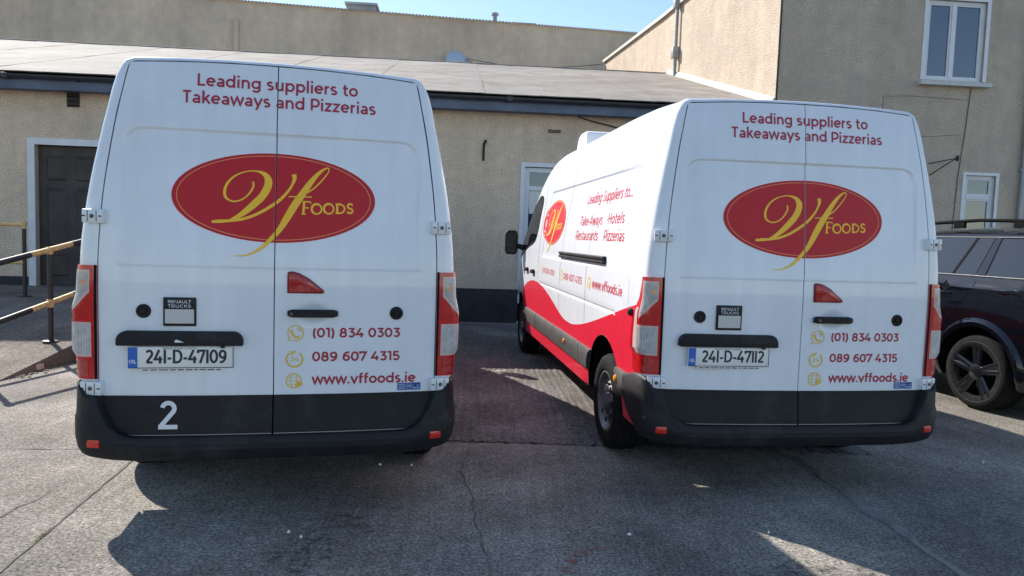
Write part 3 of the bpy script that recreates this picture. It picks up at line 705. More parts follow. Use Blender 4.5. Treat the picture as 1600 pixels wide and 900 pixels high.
    # --- bumper
    path = [(0,-.058,.436,.305),(.3,-.058,.436,.305),(.55,-.055,.436,.306),(.66,-.052,.437,.308),(.72,-.048,.441,.310),(.77,-.042,.462,.313),(.81,-.035,.497,.315),(.845,-.026,.560,.318),(.876,-.020,.646,.322),(.908,-.012,.651,.326),(.943,.006,.660,.332),(.974,.038,.712,.338),(.994,.082,.722,.345),(1.004,.14,.722,.362),(1.008,.22,.716,.395),(1.008,.30,.692,.43),(1.008,.36,.680,.475),(1.008,.40,.680,.500)]
    full = [(-x, y, a, b) for x, y, a, b in path[:0:-1]] + path
    rows = []
    for i, (x, y, zt, zb) in enumerate(full):
        p, q = full[max(i-1, 0)], full[min(i+1, len(full)-1)]; t = Vector((q[0]-p[0], q[1]-p[1])).normalized(); n = Vector((t.y, -t.x))
        H = zt-zb; prof = [(-.06, zt+.001), (-.010, zt), (.0, zt-.012), (.004, zt-.05*H/.13), (.006, zb+.55*H), (.012, zb+.50*H), (.012, zb+.09), (.004, zb+.04), (-.012, zb+.008), (-.03, zb), (-.09, zb+.004)]
        rows.append([(x+n.x*o_, y+n.y*o_, z) for o_, z in prof])
    MB().grid(rows).build('bumper', 'black_plastic', V, smooth=38)
    for sx in (-1, 1):
        r_ = box('reflector', 'reflector_red', V, -.034, .034, -.006, .01, -.0215, .0215, .004); r_.location = (sx*.884, -.026, .409); r_.rotation_euler = (0, 0, sx*R(18))
        c_ = MB().lathe([(.012, .0), (.012, -.006), (.006, -.007), (.001, -.003)], 14, 'Y').build('parking_sensor', 'grey_trim', V, smooth=40); c_.location = (sx*.975, .030, .475); c_.rotation_euler = (0, 0, sx*R(50))
    # --- side trim strips, marker lamps, sliding-door rail, seams, handles
    for sx in (-1, 1):
        def strip(y0, y1, name='side_trim', za=.497, zb=.678):
            rows = []
            n = 14
            for k in range(n+1):
                rowp = []
                for z, off in ((za, -.004), (za+.012, .022), ((za+zb)/2, .030), (zb-.03, .028), (zb-.006, .016), (zb, -.004)):
                    ya, yb = y0, y1
                    if name == 'rear_arch_trim': yb = YW_R-math.sqrt(max(0, (ARCH-.012)**2-(z-RW)**2))
                    if name == 'arch_front_trim': ya = YW_R+math.sqrt(max(0, (ARCH+.0)**2-(z-RW)**2))
                    Y = ya+(yb-ya)*k/n; rowp.append((sx*(side_x(Y, z)+off), Y, z))
                rows.append(rowp)
            m = MB().grid(rows); nv = len(rows[0]); m.f.append(tuple(range(nv))); m.f.append(tuple(len(m.v)-nv+i for i in range(nv))[::-1])
            return m.build(name, 'grey_trim', V, smooth=30)
        strip(.405, .6, 'rear_arch_trim'); strip(1.5, 1.705, 'arch_front_trim'); strip(1.72, 2.855); strip(2.87, 3.93); strip(3.95, 4.86)
        for Y in (.645-.09, 2.27, 4.70):
            c_ = MB().lathe([(.026, .0), (.026, .012), (.018, .019), (.001, .021)], 20, 'X').build('marker_lamp', 'amber', V, smooth=40)
            c_.location = (sx*(side_x(Y, .60)+.024), Y, .607); c_.scale = (sx, 1, 1)
        rl = MB(); rws = []
        for Y in [1.075+i*(2.745-1.075)/20 for i in range(21)]:
            x = side_x(Y, 1.40); rws.append([(sx*(x-.004), Y, 1.366), (sx*(x+.022), Y, 1.366), (sx*(x+.028), Y, 1.372), (sx*(x+.028), Y, 1.384), (sx*(x+.018), Y, 1.388), (sx*(x+.018), Y, 1.398), (sx*(x+.028), Y, 1.402), (sx*(x+.028), Y, 1.418), (sx*(x+.020), Y, 1.424), (sx*(x-.004), Y, 1.424)])
        rl.grid(rws); n = 10; rl.f.append(tuple(range(n))); rl.f.append(tuple(len(rl.v)-n+i for i in range(n))[::-1])
        rl.build('sliding_door_rail', 'black_plastic', V, smooth=30)
        def seam(pts, w_=.0028):
            return decal('panel_gap', stroke_mesh([(pts, w_, False)], .04), side_map(.0012, sx), 'gap_dark', V)
        seam([(2.70, .37), (2.70, 1.36)], .0032); seam([(2.70, 1.43), (2.66, 2.06), (2.58, 2.36)]); seam([(1.62, .86), (1.62, 1.36)]); seam([(1.62, 1.43), (1.58, 2.06), (1.50, 2.37)], .0016)
        seam([(2.70, .40), (1.50, .40)], .002) ; seam([(.42, 1.30), (.40, 1.0), (.41, .72)], .0012)
        seam([(3.94, .40), (3.94, 1.45), (3.99, 1.9), (4.1, 2.16)], .0032); seam([(4.92, .55), (5.05, 1.0), (5.42, 1.26)], .0032); seam([(2.60, 2.345), (3.9, 2.345)], .0016)
        for Y, z in ((4.72, 1.15), (4.25, 1.146)):
            x = side_x(Y, z)
            MB().prism([(Y-.085, z-.018), (Y+.085, z-.024), (Y+.085, z+.016), (Y-.06, z+.030), (Y-.085, z+.018)], sx*(x-.004), sx*(x+.035), 'X').build('door_handle', 'black_plastic', V, bevel=.006, smooth=40)
        bf = MB().lathe([(.026, -.004), (.026, .012), (.016, .030), (.001, .032)], 18, 'X').build('door_buffer', 'black_plastic', V, smooth=40)
        bf.location = (sx*side_x(.31, 1.09), .31, 1.09); bf.scale = (sx, 1, 1)
        # cab door window
        zlo = smooth_tab([(4.17,1.66),(4.24,1.53),(4.40,1.475),(4.7,1.43),(5.46,1.275)]); zhi = smooth_tab([(4.17,1.95),(4.24,2.03),(4.45,2.06),(4.60,2.02),(5.0,1.70),(5.46,1.30)])
        for nm, mt, off, k0, k1 in (('window_rubber', 'gap_dark', .002, 0, 1), ('cab_window', 'car_glass', .005, .06, .94)):
            rows = []
            for i in range(31):
                Y = 4.17+1.29*(k0*.25+(1-k0*.25-(1-k1)*.25)*i/30); a, b = zlo(Y), zhi(Y)
                rows.append([(sx*(side_x(Y, a+(b-a)*(k0+(k1-k0)*j/8))+off), Y, a+(b-a)*(k0+(k1-k0)*j/8)) for j in range(9)])
            MB().grid(rows).build(nm, mt, V, smooth=60)
        # mirror
        mr = empty('door_mirror', (sx*.985, 5.28, 1.41)); mr.parent = V; mr.scale = (.8, .8, .8)
        hd_ = MB(); rows = []
        for k in range(13):
            a = 2*math.pi*k/12
        for yy, sc in ((-.055, .90), (-.05, .98), (.02, 1), (.09, .8), (.125, .35)):
            rows.append([(sx*(.185+.105*sc*max(-1, min(1, 1.25*math.cos(a)))), yy, .085+.20*sc*max(-1, min(1, 1.2*math.sin(a)))) for a in [2*math.pi*k/24 for k in range(24)]])
        hd_.grid(rows, True); hd_.f.append(tuple(range(24))); hd_.f.append(tuple(len(hd_.v)-24+i for i in range(24)))
        hd_.build('mirror_housing', 'black_plastic', mr, smooth=45)
        MB().box(sx*.105, sx*.265, -.060, -.0555, .0, .235).build('mirror_glass', 'mirror_dark', mr, bevel=.002)
        MB().box(sx*.105, sx*.265, -.060, -.0555, -.075, -.015).build('wide_angle_glass', 'mirror_dark', mr, bevel=.002)
        MB().tube([(sx*-.06, 0, -.01), (sx*.03, 0, .02), (sx*.10, .01, .03)], [.06, .045, .04], 10).build('mirror_arm', 'black_plastic', mr, smooth=50)
    # red wave on both sides
    up = smooth_tab([(.155,1.16),(.45,1.10),(.74,1.036),(1.1,.955),(1.45,.882),(1.85,.815),(2.15,.787),(2.4,.793),(2.65,.83),(2.9,.885),(3.3,.965),(3.72,1.025),(4.1,1.045),(4.35,1.035),(4.7,.985),(4.95,.915),(5.12,.82)])
    for sx in (-1, 1):
        segs = [(.155, YW_R-ARCH-.002), (YW_R-ARCH, YW_R+ARCH), (YW_R+ARCH+.002, 4.843), (4.846, 5.11)]
        m = MB()
        for a, b in segs:
            n = max(10, int((b-a)/.04)); rows = []
            for i in range(n+1):
                Y = a+(b-a)*i/n
                if (a, b) == segs[1]: Y = YW_R-ARCH*math.cos(math.pi*i/n)
                zb_ = zbot(Y)+.002; rows.append([])
                for j in range(13):
                    z = zb_+(up(Y)-zb_)*j/12; rows[-1].append((sx*(side_x(Y, z)+(.0016 if Y < 4.84 else .003)) if Y > .30 else sx*(hw_s(z)+.0016), Y, z))
            m.grid(rows)
        m.build('red_wave', 'red_vinyl', V, smooth=60)
        # side lettering: reads left to right on each side
        fl = 1 if sx < 0 else -1
        def st_(s_, ylo, yhi, z, h_, wt=.16, sh=.0):
            u0 = -yhi if sx < 0 else ylo
            return [[([(-x if sx < 0 else x, zz) for x, zz in pts], w_, c) for pts, w_, c in wd] for wd in words2d(s_, u0, z, yhi-ylo, h_, wt, sh)]
        off = side_map(.0016, sx)
        for a in (('Leading Suppliers to...', .66, 1.97, 1.850, .088, .13, .2), ('\u00b7Take-Aways', 1.34, 2.13, 1.665, .085, .13), ('\u00b7Hotels', .74, 1.22, 1.668, .085, .13), ('\u00b7Restaurants', 1.40, 2.22, 1.540, .085, .13), ('\u00b7Pizzerias', .67, 1.26, 1.540, .085, .13),
                  ('(01) 834 0303', 2.96, 3.62, 1.17, .055, .15), ('089 607 4315', 1.75, 2.51, 1.165, .062, .15), ('www.vffoods.ie', .56, 1.40, 1.165, .075, .15)):
            for wd in st_(*a): decal('side_lettering', stroke_mesh(wd), off, 'red_vinyl', V)
        e_ = lambda q: q
        cy = 3.33
        decal('side_logo_oval', ellipse_mesh(cy, 1.715, .56, .235), side_map(.0016, sx), 'red_vinyl', V)
        decal('side_logo_line', stroke_mesh([ring(cy, 1.715, .535, .222, .0025)]), side_map(.0026, sx), 'yellow_vinyl', V)
        lg = logo_strokes(0, 1.715, .56, .235)
        decal('side_logo_script', stroke_mesh([([(cy-x if sx < 0 else cy+x, z) for x, z in pts], [q*1.25 for q in w_] if isinstance(w_, list) else w_*1.2, c) for pts, w_, c in lg], .02), side_map(.0030, sx), 'yellow_vinyl', V)
        for g_ in ([ring(3.70, 1.195, .04, .04, .004)], [ring(2.60, 1.195, .045, .045, .006)], [ring(1.50, 1.20, .045, .045, .006), ([(1.50, 1.19), (1.47, 1.165)], [.02, .03], False)]):
            decal('side_icon', stroke_mesh(g_), side_map(.0016, sx), 'yellow_vinyl', V)
    # refrigeration unit on the roof
    fu = MB().prism([(3.22,2.46),(3.68,2.44),(3.65,2.58),(3.58,2.655),(3.48,2.678),(3.26,2.678),(3.22,2.66)], -.65, .65, 'X').build('refrigeration_unit', 'fridge_white', V, bevel=.018, smooth=40)
    # front: windscreen, grille, headlights, front bumper
    rows = []
    for i in range(21):
        Y = 4.62+(5.50-4.62)*i/20; s_ = section(Y)[9+len(UPZ):]
        s_ = s_[1:]; pts = [(-x, Y+.006, z+.006) for x, z in s_] + [(x, Y+.006, z+.006) for x, z in s_[-2::-1]]; rows.append(pts)
    MB().grid(rows).build('windscreen', 'car_glass', V, smooth=60)
    box('grille', 'gap_dark', V, -.42, .42, 6.17, 6.215, .62, .80, .01)
    fb = MB()
    rows = []
    for x, y in ((-.93,5.80),(-.90,5.98),(-.80,6.12),(-.5,6.215),(0,6.235),(.5,6.215),(.80,6.12),(.90,5.98),(.93,5.80)):
        rows.append([(x*.96, y-.05, .24), (x, y, .30), (x, y+.005, .50), (x*.97, y-.03, .56)])
    fb.grid(rows).build('front_bumper', 'black_plastic', V, smooth=40)
    for sx in (-1, 1):
        MB().prism([(5.72,.80),(6.08,.72),(6.05,.92),(5.80,1.06),(5.70,1.0)], sx*.74, sx*.915, 'X').build('headlight', 'lamp_clear', V, bevel=.02, smooth=40)
    return V, dl, dr

def plate(parent, txt):
    """Irish number plate on the left rear door"""
    y = yrear(-.46, .85)-.012
    p = box('number_plate', 'plate_white', parent, -.727, -.204, y, y+.010, .797, .912, .004)
    flat = lambda d: (lambda u, v, l: (u, y-d-l, v))
    p['label'] = 'white number plate reading ' + txt
    bl = .056
    decal('plate_band', ([(-.724,.801,0),(-.678,.801,0),(-.678,.909,0),(-.724,.909,0)], [(0,1,2,3)]), flat(.0010), 'plate_blue', parent)
    decal('plate_country', stroke_mesh(text2d('I', -.719, .824, .006, .019, .17)+text2d('RL', -.709, .824, .026, .019, .17)), flat(.0018), 'white_vinyl', parent)
    st = []
    st += text2d(txt.replace('1', 'I'), -.640, .823, .402, .073, .165)
    st += [([(-.724,.7995),(-.207,.7995),(-.207,.9095)], .0018, False)]
    st += text2d('BAILE ATHA CLIATH', -.555, .8985, .165, .0095, .15)
    decal('plate_lettering', stroke_mesh(st), flat(.0012), 'ink', parent)
    # dealer strip under the plate
    box('plate_holder', 'plate_white', parent, -.665, -.255, y+.001, y+.009, .781, .7965)
    random.seed(len(txt)); x = -.655; st = []
    while x < -.275:
        wd = random.uniform(.012, .05); st.append(([(x, .7885), (min(x+wd, -.268), .7885)], .0028, False)); x += wd+.008
    decal('holder_print', stroke_mesh(st), flat(.0004), 'ink', parent)

van, dl, dr = make_van()
van2 = copy_tree(van)
# left van
van.location = (-1.2807, 3.8011, 0); van.rotation_euler = (0, 0, .2146)
tag(van, 'white delivery van with a white figure 2 on its black rear door trim', 'van', 'white delivery vans parked nose to the wall')
van2.location = (1.8026, 4.362, 0); van2.rotation_euler = (0, 0, .1348)
tag(van2, 'white delivery van with its red wave side showing, beside the black car', 'van', 'white delivery vans parked nose to the wall')
dl2 = [c for c in van2.children if c.name.startswith('rear_door')][0]
plate(dl, '241-D-47109'); plate(dl2, '241-D-47112')
num = [([(q[0], q[1]) for q in ar(-.530, .580, .030, .030, 170, -30)] + [(-.567, .487)], .0115, False), ([(-.578, .484), (-.482, .484)], .0115, False)]
decal('fleet_number', stroke_mesh(num, .01), lambda u, v, l: (u, yrear(u, v)-.0080-l, v), 'white_vinyl', dl)
decal('paint_chip', ([(-.492,.938,0),(-.445,.938,0),(-.480,.953,0),(-.490,.950,0)], [(0,1,2,3)]), lambda u, v, l: (u, yrear(-.47, .95)-.0395+.0, v), 'white_vinyl', dl)

# ------------------------------------------------------------------ black estate / off-roader on the right
def make_suv():
    S = empty('parked_suv', (0, 0, 0))
    tag(S, 'black off-road estate car with dark alloy wheels and roof rails, at the right edge', 'car')
    YF, rw = 3.075, .375
    hwl = smooth_tab([(.25,.86),(.4,.93),(.6,.955),(.85,.962),(1.0,.955),(1.12,.945),(1.20,.930),(1.28,.900)])
    zt_t = smooth_tab([(-1.12,1.15),(-1.05,1.36),(-.92,1.66),(-.78,1.765),(-.4,1.815),(.4,1.835),(1.2,1.80),(1.6,1.70),(2.35,1.24),(2.5,1.19),(3.3,1.10),(3.75,.98),(3.95,.80)])
    ws = smooth_tab([(-1.12,.86),(-1.0,.93),(-.7,.985),(-.3,1),(2.8,1),(3.5,.96),(3.8,.88),(3.95,.76)])
    def zb(Y): return max(.30, arch(Y, 0, .44)+.02 if abs(Y) < .44 else 0, arch(Y, YF, .44)+.02 if abs(Y-YF) < .44 else 0)
    def belt(Y): return min(1.285, zt_t(Y)-.10)
    def gx(Y, z):
        b = belt(Y); t = (z-b)/max(.05, zt_t(Y)-b); base = hwl(b)*ws(Y)-.006
        return base*(1-.20*t) if t < .8 else base*(.84-(.84)*((t-.8)/.2)**2.6*.999)
    Ys = sorted(set([-1.12+.08*i for i in range(64)] + [.4399*math.cos(math.pi*k/14) for k in range(15)] + [YF+.4399*math.cos(math.pi*k/14) for k in range(15)] + [.441, -.441, YF+.441, YF-.441, 3.95]))
    Ys = [y for y in Ys if y <= 3.95]
    rows = []
    for Y in Ys:
        p = []; b = belt(Y); z0 = zb(Y)
        for k in range(15): z = z0+(b-z0)*k/14; p.append((hwl(z)*ws(Y)+.010*math.exp(-((z-1.185)/.02)**2), z))
        for k in range(1, 17): z = b+(zt_t(Y)-b)*(1-(1-k/16)**1.7); p.append((max(0, gx(Y, z)), z))
        p[-1] = (0, p[-1][1]); rows.append([(-x, Y, z) for x, z in p]+[(x, Y, z) for x, z in p[-2::-1]])
    m = MB().grid(rows); n = len(rows[0]); m.f.append(tuple(range(n))); m.f.append(tuple(len(m.v)-n+i for i in range(n)))
    m.build('body', 'suv_black', S, smooth=35)
    MB().box(-.86, .86, -.95, 3.7, .28, .5).box(-.62, .62, -.9, 3.6, .3, .95).build('underbody', 'gap_dark', S)
    for sx in (-1, 1):
        wheel(S, sx*.945, 0, rw, .275, sx, 'suv'); wheel(S, sx*.945, YF, rw, .265, sx, 'suv')
        for yw in (0, YF):
            rows = [[(sx*(hwl(z_)+o_), yw+q*math.cos(a), z_) for q, o_, z_ in [(r_, of, RWs+r_*math.sin(a)) for r_, of, RWs in ((.442, -.01, rw+.005), (.442, .030, rw+.005), (.485, .034, rw+.005), (.515, .012, rw+.005), (.530, -.006, rw+.005))]] for a in [math.pi*k/28 for k in range(-2, 31)]]
            MB().grid(rows).build('arch_flare', 'suv_black', S, smooth=40)
            MB().grid([[(sx*x, yw+.445*math.cos(math.pi*k/16), rw+.02+.445*math.sin(math.pi*k/16)) for k in range(17)] for x in (.93, .60)]).build('wheel_well', 'gap_dark', S, smooth=60)
        def pane(name, poly, off, mt, n=10):
            """quad pane given by four (Y, z) corners: bottom rear, bottom front, top front, top rear"""
            a, b, c, d = poly; rows = []
            for j in range(n+1):
                v = j/n; rows.append([])
                for i in range(n+1):
                    u = i/n; Y = (a[0]*(1-u)+b[0]*u)*(1-v)+(d[0]*(1-u)+c[0]*u)*v; z = (a[1]*(1-u)+b[1]*u)*(1-v)+(d[1]*(1-u)+c[1]*u)*v
                    rows[-1].append((sx*(gx(Y, z)+off), Y, z))
            return MB().grid(rows).build(name, mt, S, smooth=60)
        pane('quarter_window', ((-.83,1.325),(.0,1.325),(-.045,1.685),(-.62,1.665)), .004, 'car_glass')
        pane('rear_door_glass', ((.14,1.325),(1.0,1.325),(.93,1.70),(.055,1.70)), .004, 'car_glass')
        pane('front_door_glass', ((1.06,1.325),(2.02,1.30),(1.45,1.70),(1.0,1.70)), .004, 'car_glass')
        pane('window_divider', ((.395,1.325),(.425,1.325),(.265,1.70),(.235,1.70)), .008, 'suv_trim')
        pane('pillar_trim', ((.025,1.325),(.115,1.325),(.030,1.70),(-.02,1.70)), .006, 'suv_black')
        def line(name, pts, r_, mt, off=.0):
            return MB().tube([(sx*(off+(gx(Y, z) if z > belt(Y) else hwl(z)*ws(Y))), Y, z) for Y, z in pts], r_, 6).build(name, mt, S, smooth=60)
        line('belt_chrome', [(-.84+.05*i, 1.312) for i in range(57)], .008, 'trim_satin', .008)
        line('window_chrome', [(-.58+.05*i, 1.698) for i in range(40)], .006, 'trim_satin', .007)
        line('door_gap', [(.10, 1.29), (.11, 1.22), (.16, 1.12), (.24, 1.03), (.33, .93), (.40, .85)], .003, 'gap_dark', .001)
        line('door_gap', [(1.03, 1.29), (1.03, .8), (1.0, .40)], .003, 'gap_dark', .001); line('door_gap', [(2.1, 1.2), (2.14, .8), (2.1, .42)], .003, 'gap_dark', .001)
        for Y in (.47, 1.42):
            hdl = MB().tube([(sx*(hwl(1.13)+.004), Y-.10, 1.12), (sx*(hwl(1.13)+.034), Y-.07, 1.125), (sx*(hwl(1.13)+.036), Y+.07, 1.13), (sx*(hwl(1.13)+.004), Y+.10, 1.13)], [.012, .015, .014, .010], 8).build('door_handle', 'suv_black', S, smooth=60)
            MB().box(sx*(hwl(1.13)+.046), sx*(hwl(1.13)+.052), Y-.07, Y+.07, 1.130, 1.138).build('handle_chrome', 'chrome', S)
        MB().tube([(sx*.70, -.62, 1.79), (sx*.71, -.55, 1.845), (sx*.71, .3, 1.872), (sx*.70, 1.15, 1.84), (sx*.69, 1.25, 1.79)], .018, 10).build('roof_rail', 'suv_trim', S, smooth=60)
        for Y in (-.16, .55): MB().box(sx*.695, sx*.725, Y-.07, Y+.07, 1.79, 1.85).build('rail_foot', 'suv_trim', S, bevel=.006)
        MB().prism([(-1.10,.80),(-.80,.86),(-.86,1.12),(-1.06,1.16)], sx*.74, sx*.925, 'X').build('tail_lamp', 'lamp_red', S, bevel=.02, smooth=40)
        MB().prism([(3.45,.74),(3.80,.72),(3.70,.90),(3.45,.96)], sx*.62, sx*.905, 'X').build('headlamp', 'lamp_clear', S, bevel=.02, smooth=40)
        mr = MB().box(sx*.93, sx*1.13, 1.86, 1.98, 1.24, 1.40).build('door_mirror', 'suv_black', S, bevel=.03, smooth=50)
    rows = [[(x, Y+.01, zt_t(Y)*1+(0)) for x in (-.5, 0, .5)] for Y in (1.75, 2.0, 2.3)]
    MB().grid([[(x, Y, z+.012) for x, Y, z in r_] for r_ in rows]).build('windscreen', 'car_glass', S)
    return S
suv = make_suv()
YAW_S = R(12)
# outer face of the left rear wheel stands at (4.575, 6.876)
suv.rotation_euler = (0, 0, YAW_S)
suv.location = (4.575+.945*math.cos(YAW_S), 6.876+.945*math.sin(YAW_S)+.02, 0)

# ------------------------------------------------------------------ ground
def sheet(name, x0, x1, y0, y1, z, m):
    o = MB().add([(x0,y0,z),(x1,y0,z),(x1,y1,z),(x0,y1,z)], [(0,1,2,3)]).build(name, m); return structure(o)
sheet('yard_ground', -400, 400, -400, 400, 0, 'yard_concrete')
concrete('added_dark_asphalt', (.040, .040, .042), (.085, .084, .083))
sheet('road', -400, 400, -400, -.6, .006, 'added_dark_asphalt')  # unseen dark ground added behind the camera to cut warm bounce light
# ribbed strip of tamped concrete running up to the wall between the vans
rows = []; random.seed(3)
off_ = [random.uniform(-.010, .010) for _ in range(80)]; amp = [random.uniform(.3, 1.2) for _ in range(80)]
x0, x1, nx, ny = -1.75, 2.75, 300, 70
for j in range(ny+1):
    y = 5.22+(12.4-5.22)*j/ny; row = []
    for i in range(nx+1):
        x = x0+(x1-x0)*i/nx - .06*(y-5.2)
        k = int((i/nx)*70); ph = (i/nx)*70*2*math.pi
        row.append((x, y + .012*math.sin(i*.9), .004+.007*amp[k]*(1+math.sin(ph+.8*math.sin(y*2.1+k)))*(.6+.4*math.sin(y*3.7+k*1.9))))
    rows.append(row)
structure(MB().grid(rows).build('ribbed_slab', 'ridged_concrete', smooth=80))
def crack(name, pts, w0, m, z=.004, seed=1, jag=.012, step=.07):
    random.seed(seed); L_, R_ = [], []
    P, _ = densify(pts, [0]*len(pts), False, step)
    for i, p in enumerate(P):
        q = P[min(i+1, len(P)-1)]; r_ = P[max(i-1, 0)]; dx, dy = q[0]-r_[0], q[1]-r_[1]; l = math.hypot(dx, dy); nx_, ny_ = -dy/l, dx/l
        c = random.uniform(-jag, jag); a = w0*random.uniform(.4, 1.3); L_.append((p[0]+nx_*(c+a), p[1]+ny_*(c+a), z)); R_.append((p[0]+nx_*(c-a), p[1]+ny_*(c-a), z))
    return structure(MB().grid([L_, R_]).build(name, m))
crack('yard_joint', [(-2.15, 2.6), (-2.21, 3.0), (-2.434, 4.42), (-2.52, 5.0)], .007, 'joint', seed=2, jag=.006)
crack('yard_joint', [(-2.75, 2.8), (-2.66, 3.4), (-2.60, 4.0)], .005, 'joint', seed=12)
crack('yard_joint', [(-6.0, 4.45), (-3.43, 4.70), (-2.9, 4.752), (-.49, 5.175), (.55, 5.325), (3.2, 5.72)], .006, 'joint', seed=3, z=.0045, jag=.004)
crack('yard_crack', [(-.27, 5.10), (-.30, 4.55), (-.20, 4.1), (-.15, 3.7), (-.06, 3.2), (.02, 2.7)], .0045, 'joint', seed=4, jag=.012, step=.06)
random.seed(8)
rows = [[], [], []]
for i in range(60):
    y = 2.6+3.6*i/59; x = 2.235-.048*(y-2.6)+.012*math.sin(i*.7)+random.uniform(-.006, .006); w_ = .030+.014*math.sin(i*.33)+random.uniform(-.006, .006)
    rows[0].append((x-w_, y, .003)); rows[1].append((x-.002, y, .016)); rows[2].append((x+w_, y, .003))
structure(MB().grid(rows).build('tar_seam', 'tar', smooth=60))

def stain(name, col, pts, w0, z, dens=.5):
    m = bpy.data.materials.new(name); m.use_nodes = True; n = m.node_tree; b = n.nodes['Principled BSDF']; b.inputs['Base Color'].default_value = (*col, 1); b.inputs['Roughness'].default_value = .9; b.inputs['Specular IOR Level'].default_value = .2
    tc = n.nodes.new('ShaderNodeTexCoord'); t = n.nodes.new('ShaderNodeTexNoise'); t.inputs['Scale'].default_value = 26; t.inputs['Detail'].default_value = 5; n.links.new(tc.outputs['Object'], t.inputs['Vector'])
    mr = n.nodes.new('ShaderNodeMapRange'); mr.inputs[1].default_value = .48; mr.inputs[2].default_value = .68; mr.inputs[4].default_value = dens; n.links.new(t.outputs['Fac'], mr.inputs[0]); n.links.new(mr.outputs[0], b.inputs['Alpha'])
    MAT[name] = m; return crack(name, pts, w0, name, z, seed=9, jag=.01, step=.05)
stain('red_paint_smear', (.34, .10, .07), [(.28, 3.18), (.36, 3.34), (.50, 3.46)], .05, .007, .8)
stain('pale_tyre_mark', (.50, .47, .43), [(-.50, 4.35), (-.36, 4.62), (-.12, 4.86), (.05, 4.92)], .035, .007, .6)
stain('pale_tyre_mark', (.50, .47, .43), [(.18, 4.45), (.06, 4.10), (-.20, 3.82)], .04, .0075, .5)
stain('oil_stain', (.03, .03, .032), [(-1.05, 3.15), (-.85, 3.42), (-.9, 3.75)], .16, .0062, .55)
stain('oil_stain', (.03, .03, .032), [(1.05, 3.05), (1.35, 3.25), (1.75, 3.2)], .13, .0062, .5)
stain('oil_stain', (.03, .03, .032), [(-3.6, 4.1), (-3.2, 3.9), (-3.1, 3.5)], .14, .0062, .4)
stain('pale_tyre_mark', (.50, .47, .43), [(2.7, 3.9), (3.3, 4.5), (3.7, 5.3)], .06, .0066, .45)
stain('white_road_mark', (.62, .64, .56), [(-.15, 8.02), (.10, 7.78)], .11, .016, .9)
# access ramp and landing in front of the side door
FB = (-.673, 12.689, 0); FY = R(4.5)
def fw(s, d, z): return (FB[0]+math.cos(FY)*s-math.sin(FY)*d, FB[1]+math.sin(FY)*s+math.cos(FY)*d, z)
rp = MB(); xs0, xs1 = -12., -4.905
prof = [(6.68, .004), (9.75, .450), (12.28, .455)]
rp.grid([[(xs0, y, z), (xs1-.01*(y-6.7), y, z)] for y, z in prof])
rp.grid([[(xs1-.01*(y-6.7), y, z), (xs1-.01*(y-6.7), y, -.01)] for y, z in prof])
structure(rp.build('access_ramp', 'ramp_concrete'))

# ------------------------------------------------------------------ buildings (local x along the front wall, y back into the plot)
def wall_with_openings(name, m, parent, s0, s1, z0, z1, ops, depth=.14):
    ss = sorted({s0, s1} | {v for o in ops for v in o[:2]}); zs_ = sorted({z0, z1} | {v for o in ops for v in o[2:4]}); mb = MB()
    for a, b in zip(ss, ss[1:]):
        for c, d in zip(zs_, zs_[1:]):
            if any(o[0] <= a and b <= o[1] and o[2] <= c and d <= o[3] for o in ops): continue
            mb.add([(a, 0, c), (b, 0, c), (b, 0, d), (a, 0, d)], [(0, 1, 2, 3)])
    for a, b, c, d in [o[:4] for o in ops]:
        mb.add([(a,0,c),(b,0,c),(b,0,d),(a,0,d),(a,depth,c),(b,depth,c),(b,depth,d),(a,depth,d)], [(0,1,5,4),(1,2,6,5),(2,3,7,6),(3,0,4,7)])
    mb.add([(s0,.3,z0),(s1,.3,z0),(s1,.3,z1),(s0,.3,z1)], [(0,1,2,3)])
    o = mb.build(name, m, parent, fix=False)
    bm = bmesh.new(); bm.from_mesh(o.data); bmesh.ops.remove_doubles(bm, verts=bm.verts, dist=1e-5); bm.to_mesh(o.data); bm.free(); return o

LB = empty('low_building', FB, FY, 'long low rendered building with sloping felt roof and blue fascia behind the vans', 'building')
DOOR = (-7.50, -6.42, .45, 2.85); GD = (.84, 1.80, .10, 2.81)
wall_with_openings('front_wall', 'render_wall', LB, -16, 5.36, .02, 3.95, [DOOR, GD])
for a, b in ((-16, -7.62), (-6.30, .78), (1.86, 5.35)): box('plinth', 'plinth_black', LB, a, b, -.022, .02, 0, .607, .004)
# side and back closing walls
MB().add([(-16,.1,0),(-16,13.5,0),(-16,13.5,4),(-16,6.9,6.05),(-16,.1,3.95)], [(0,1,2,3,4)]).build('end_wall', 'render_wall', LB)
MB().add([(-16,13.5,0),(5.3,13.5,0),(5.3,13.5,4.1),(-16,13.5,4.1)], [(0,1,2,3)]).build('back_wall', 'render_wall', LB)
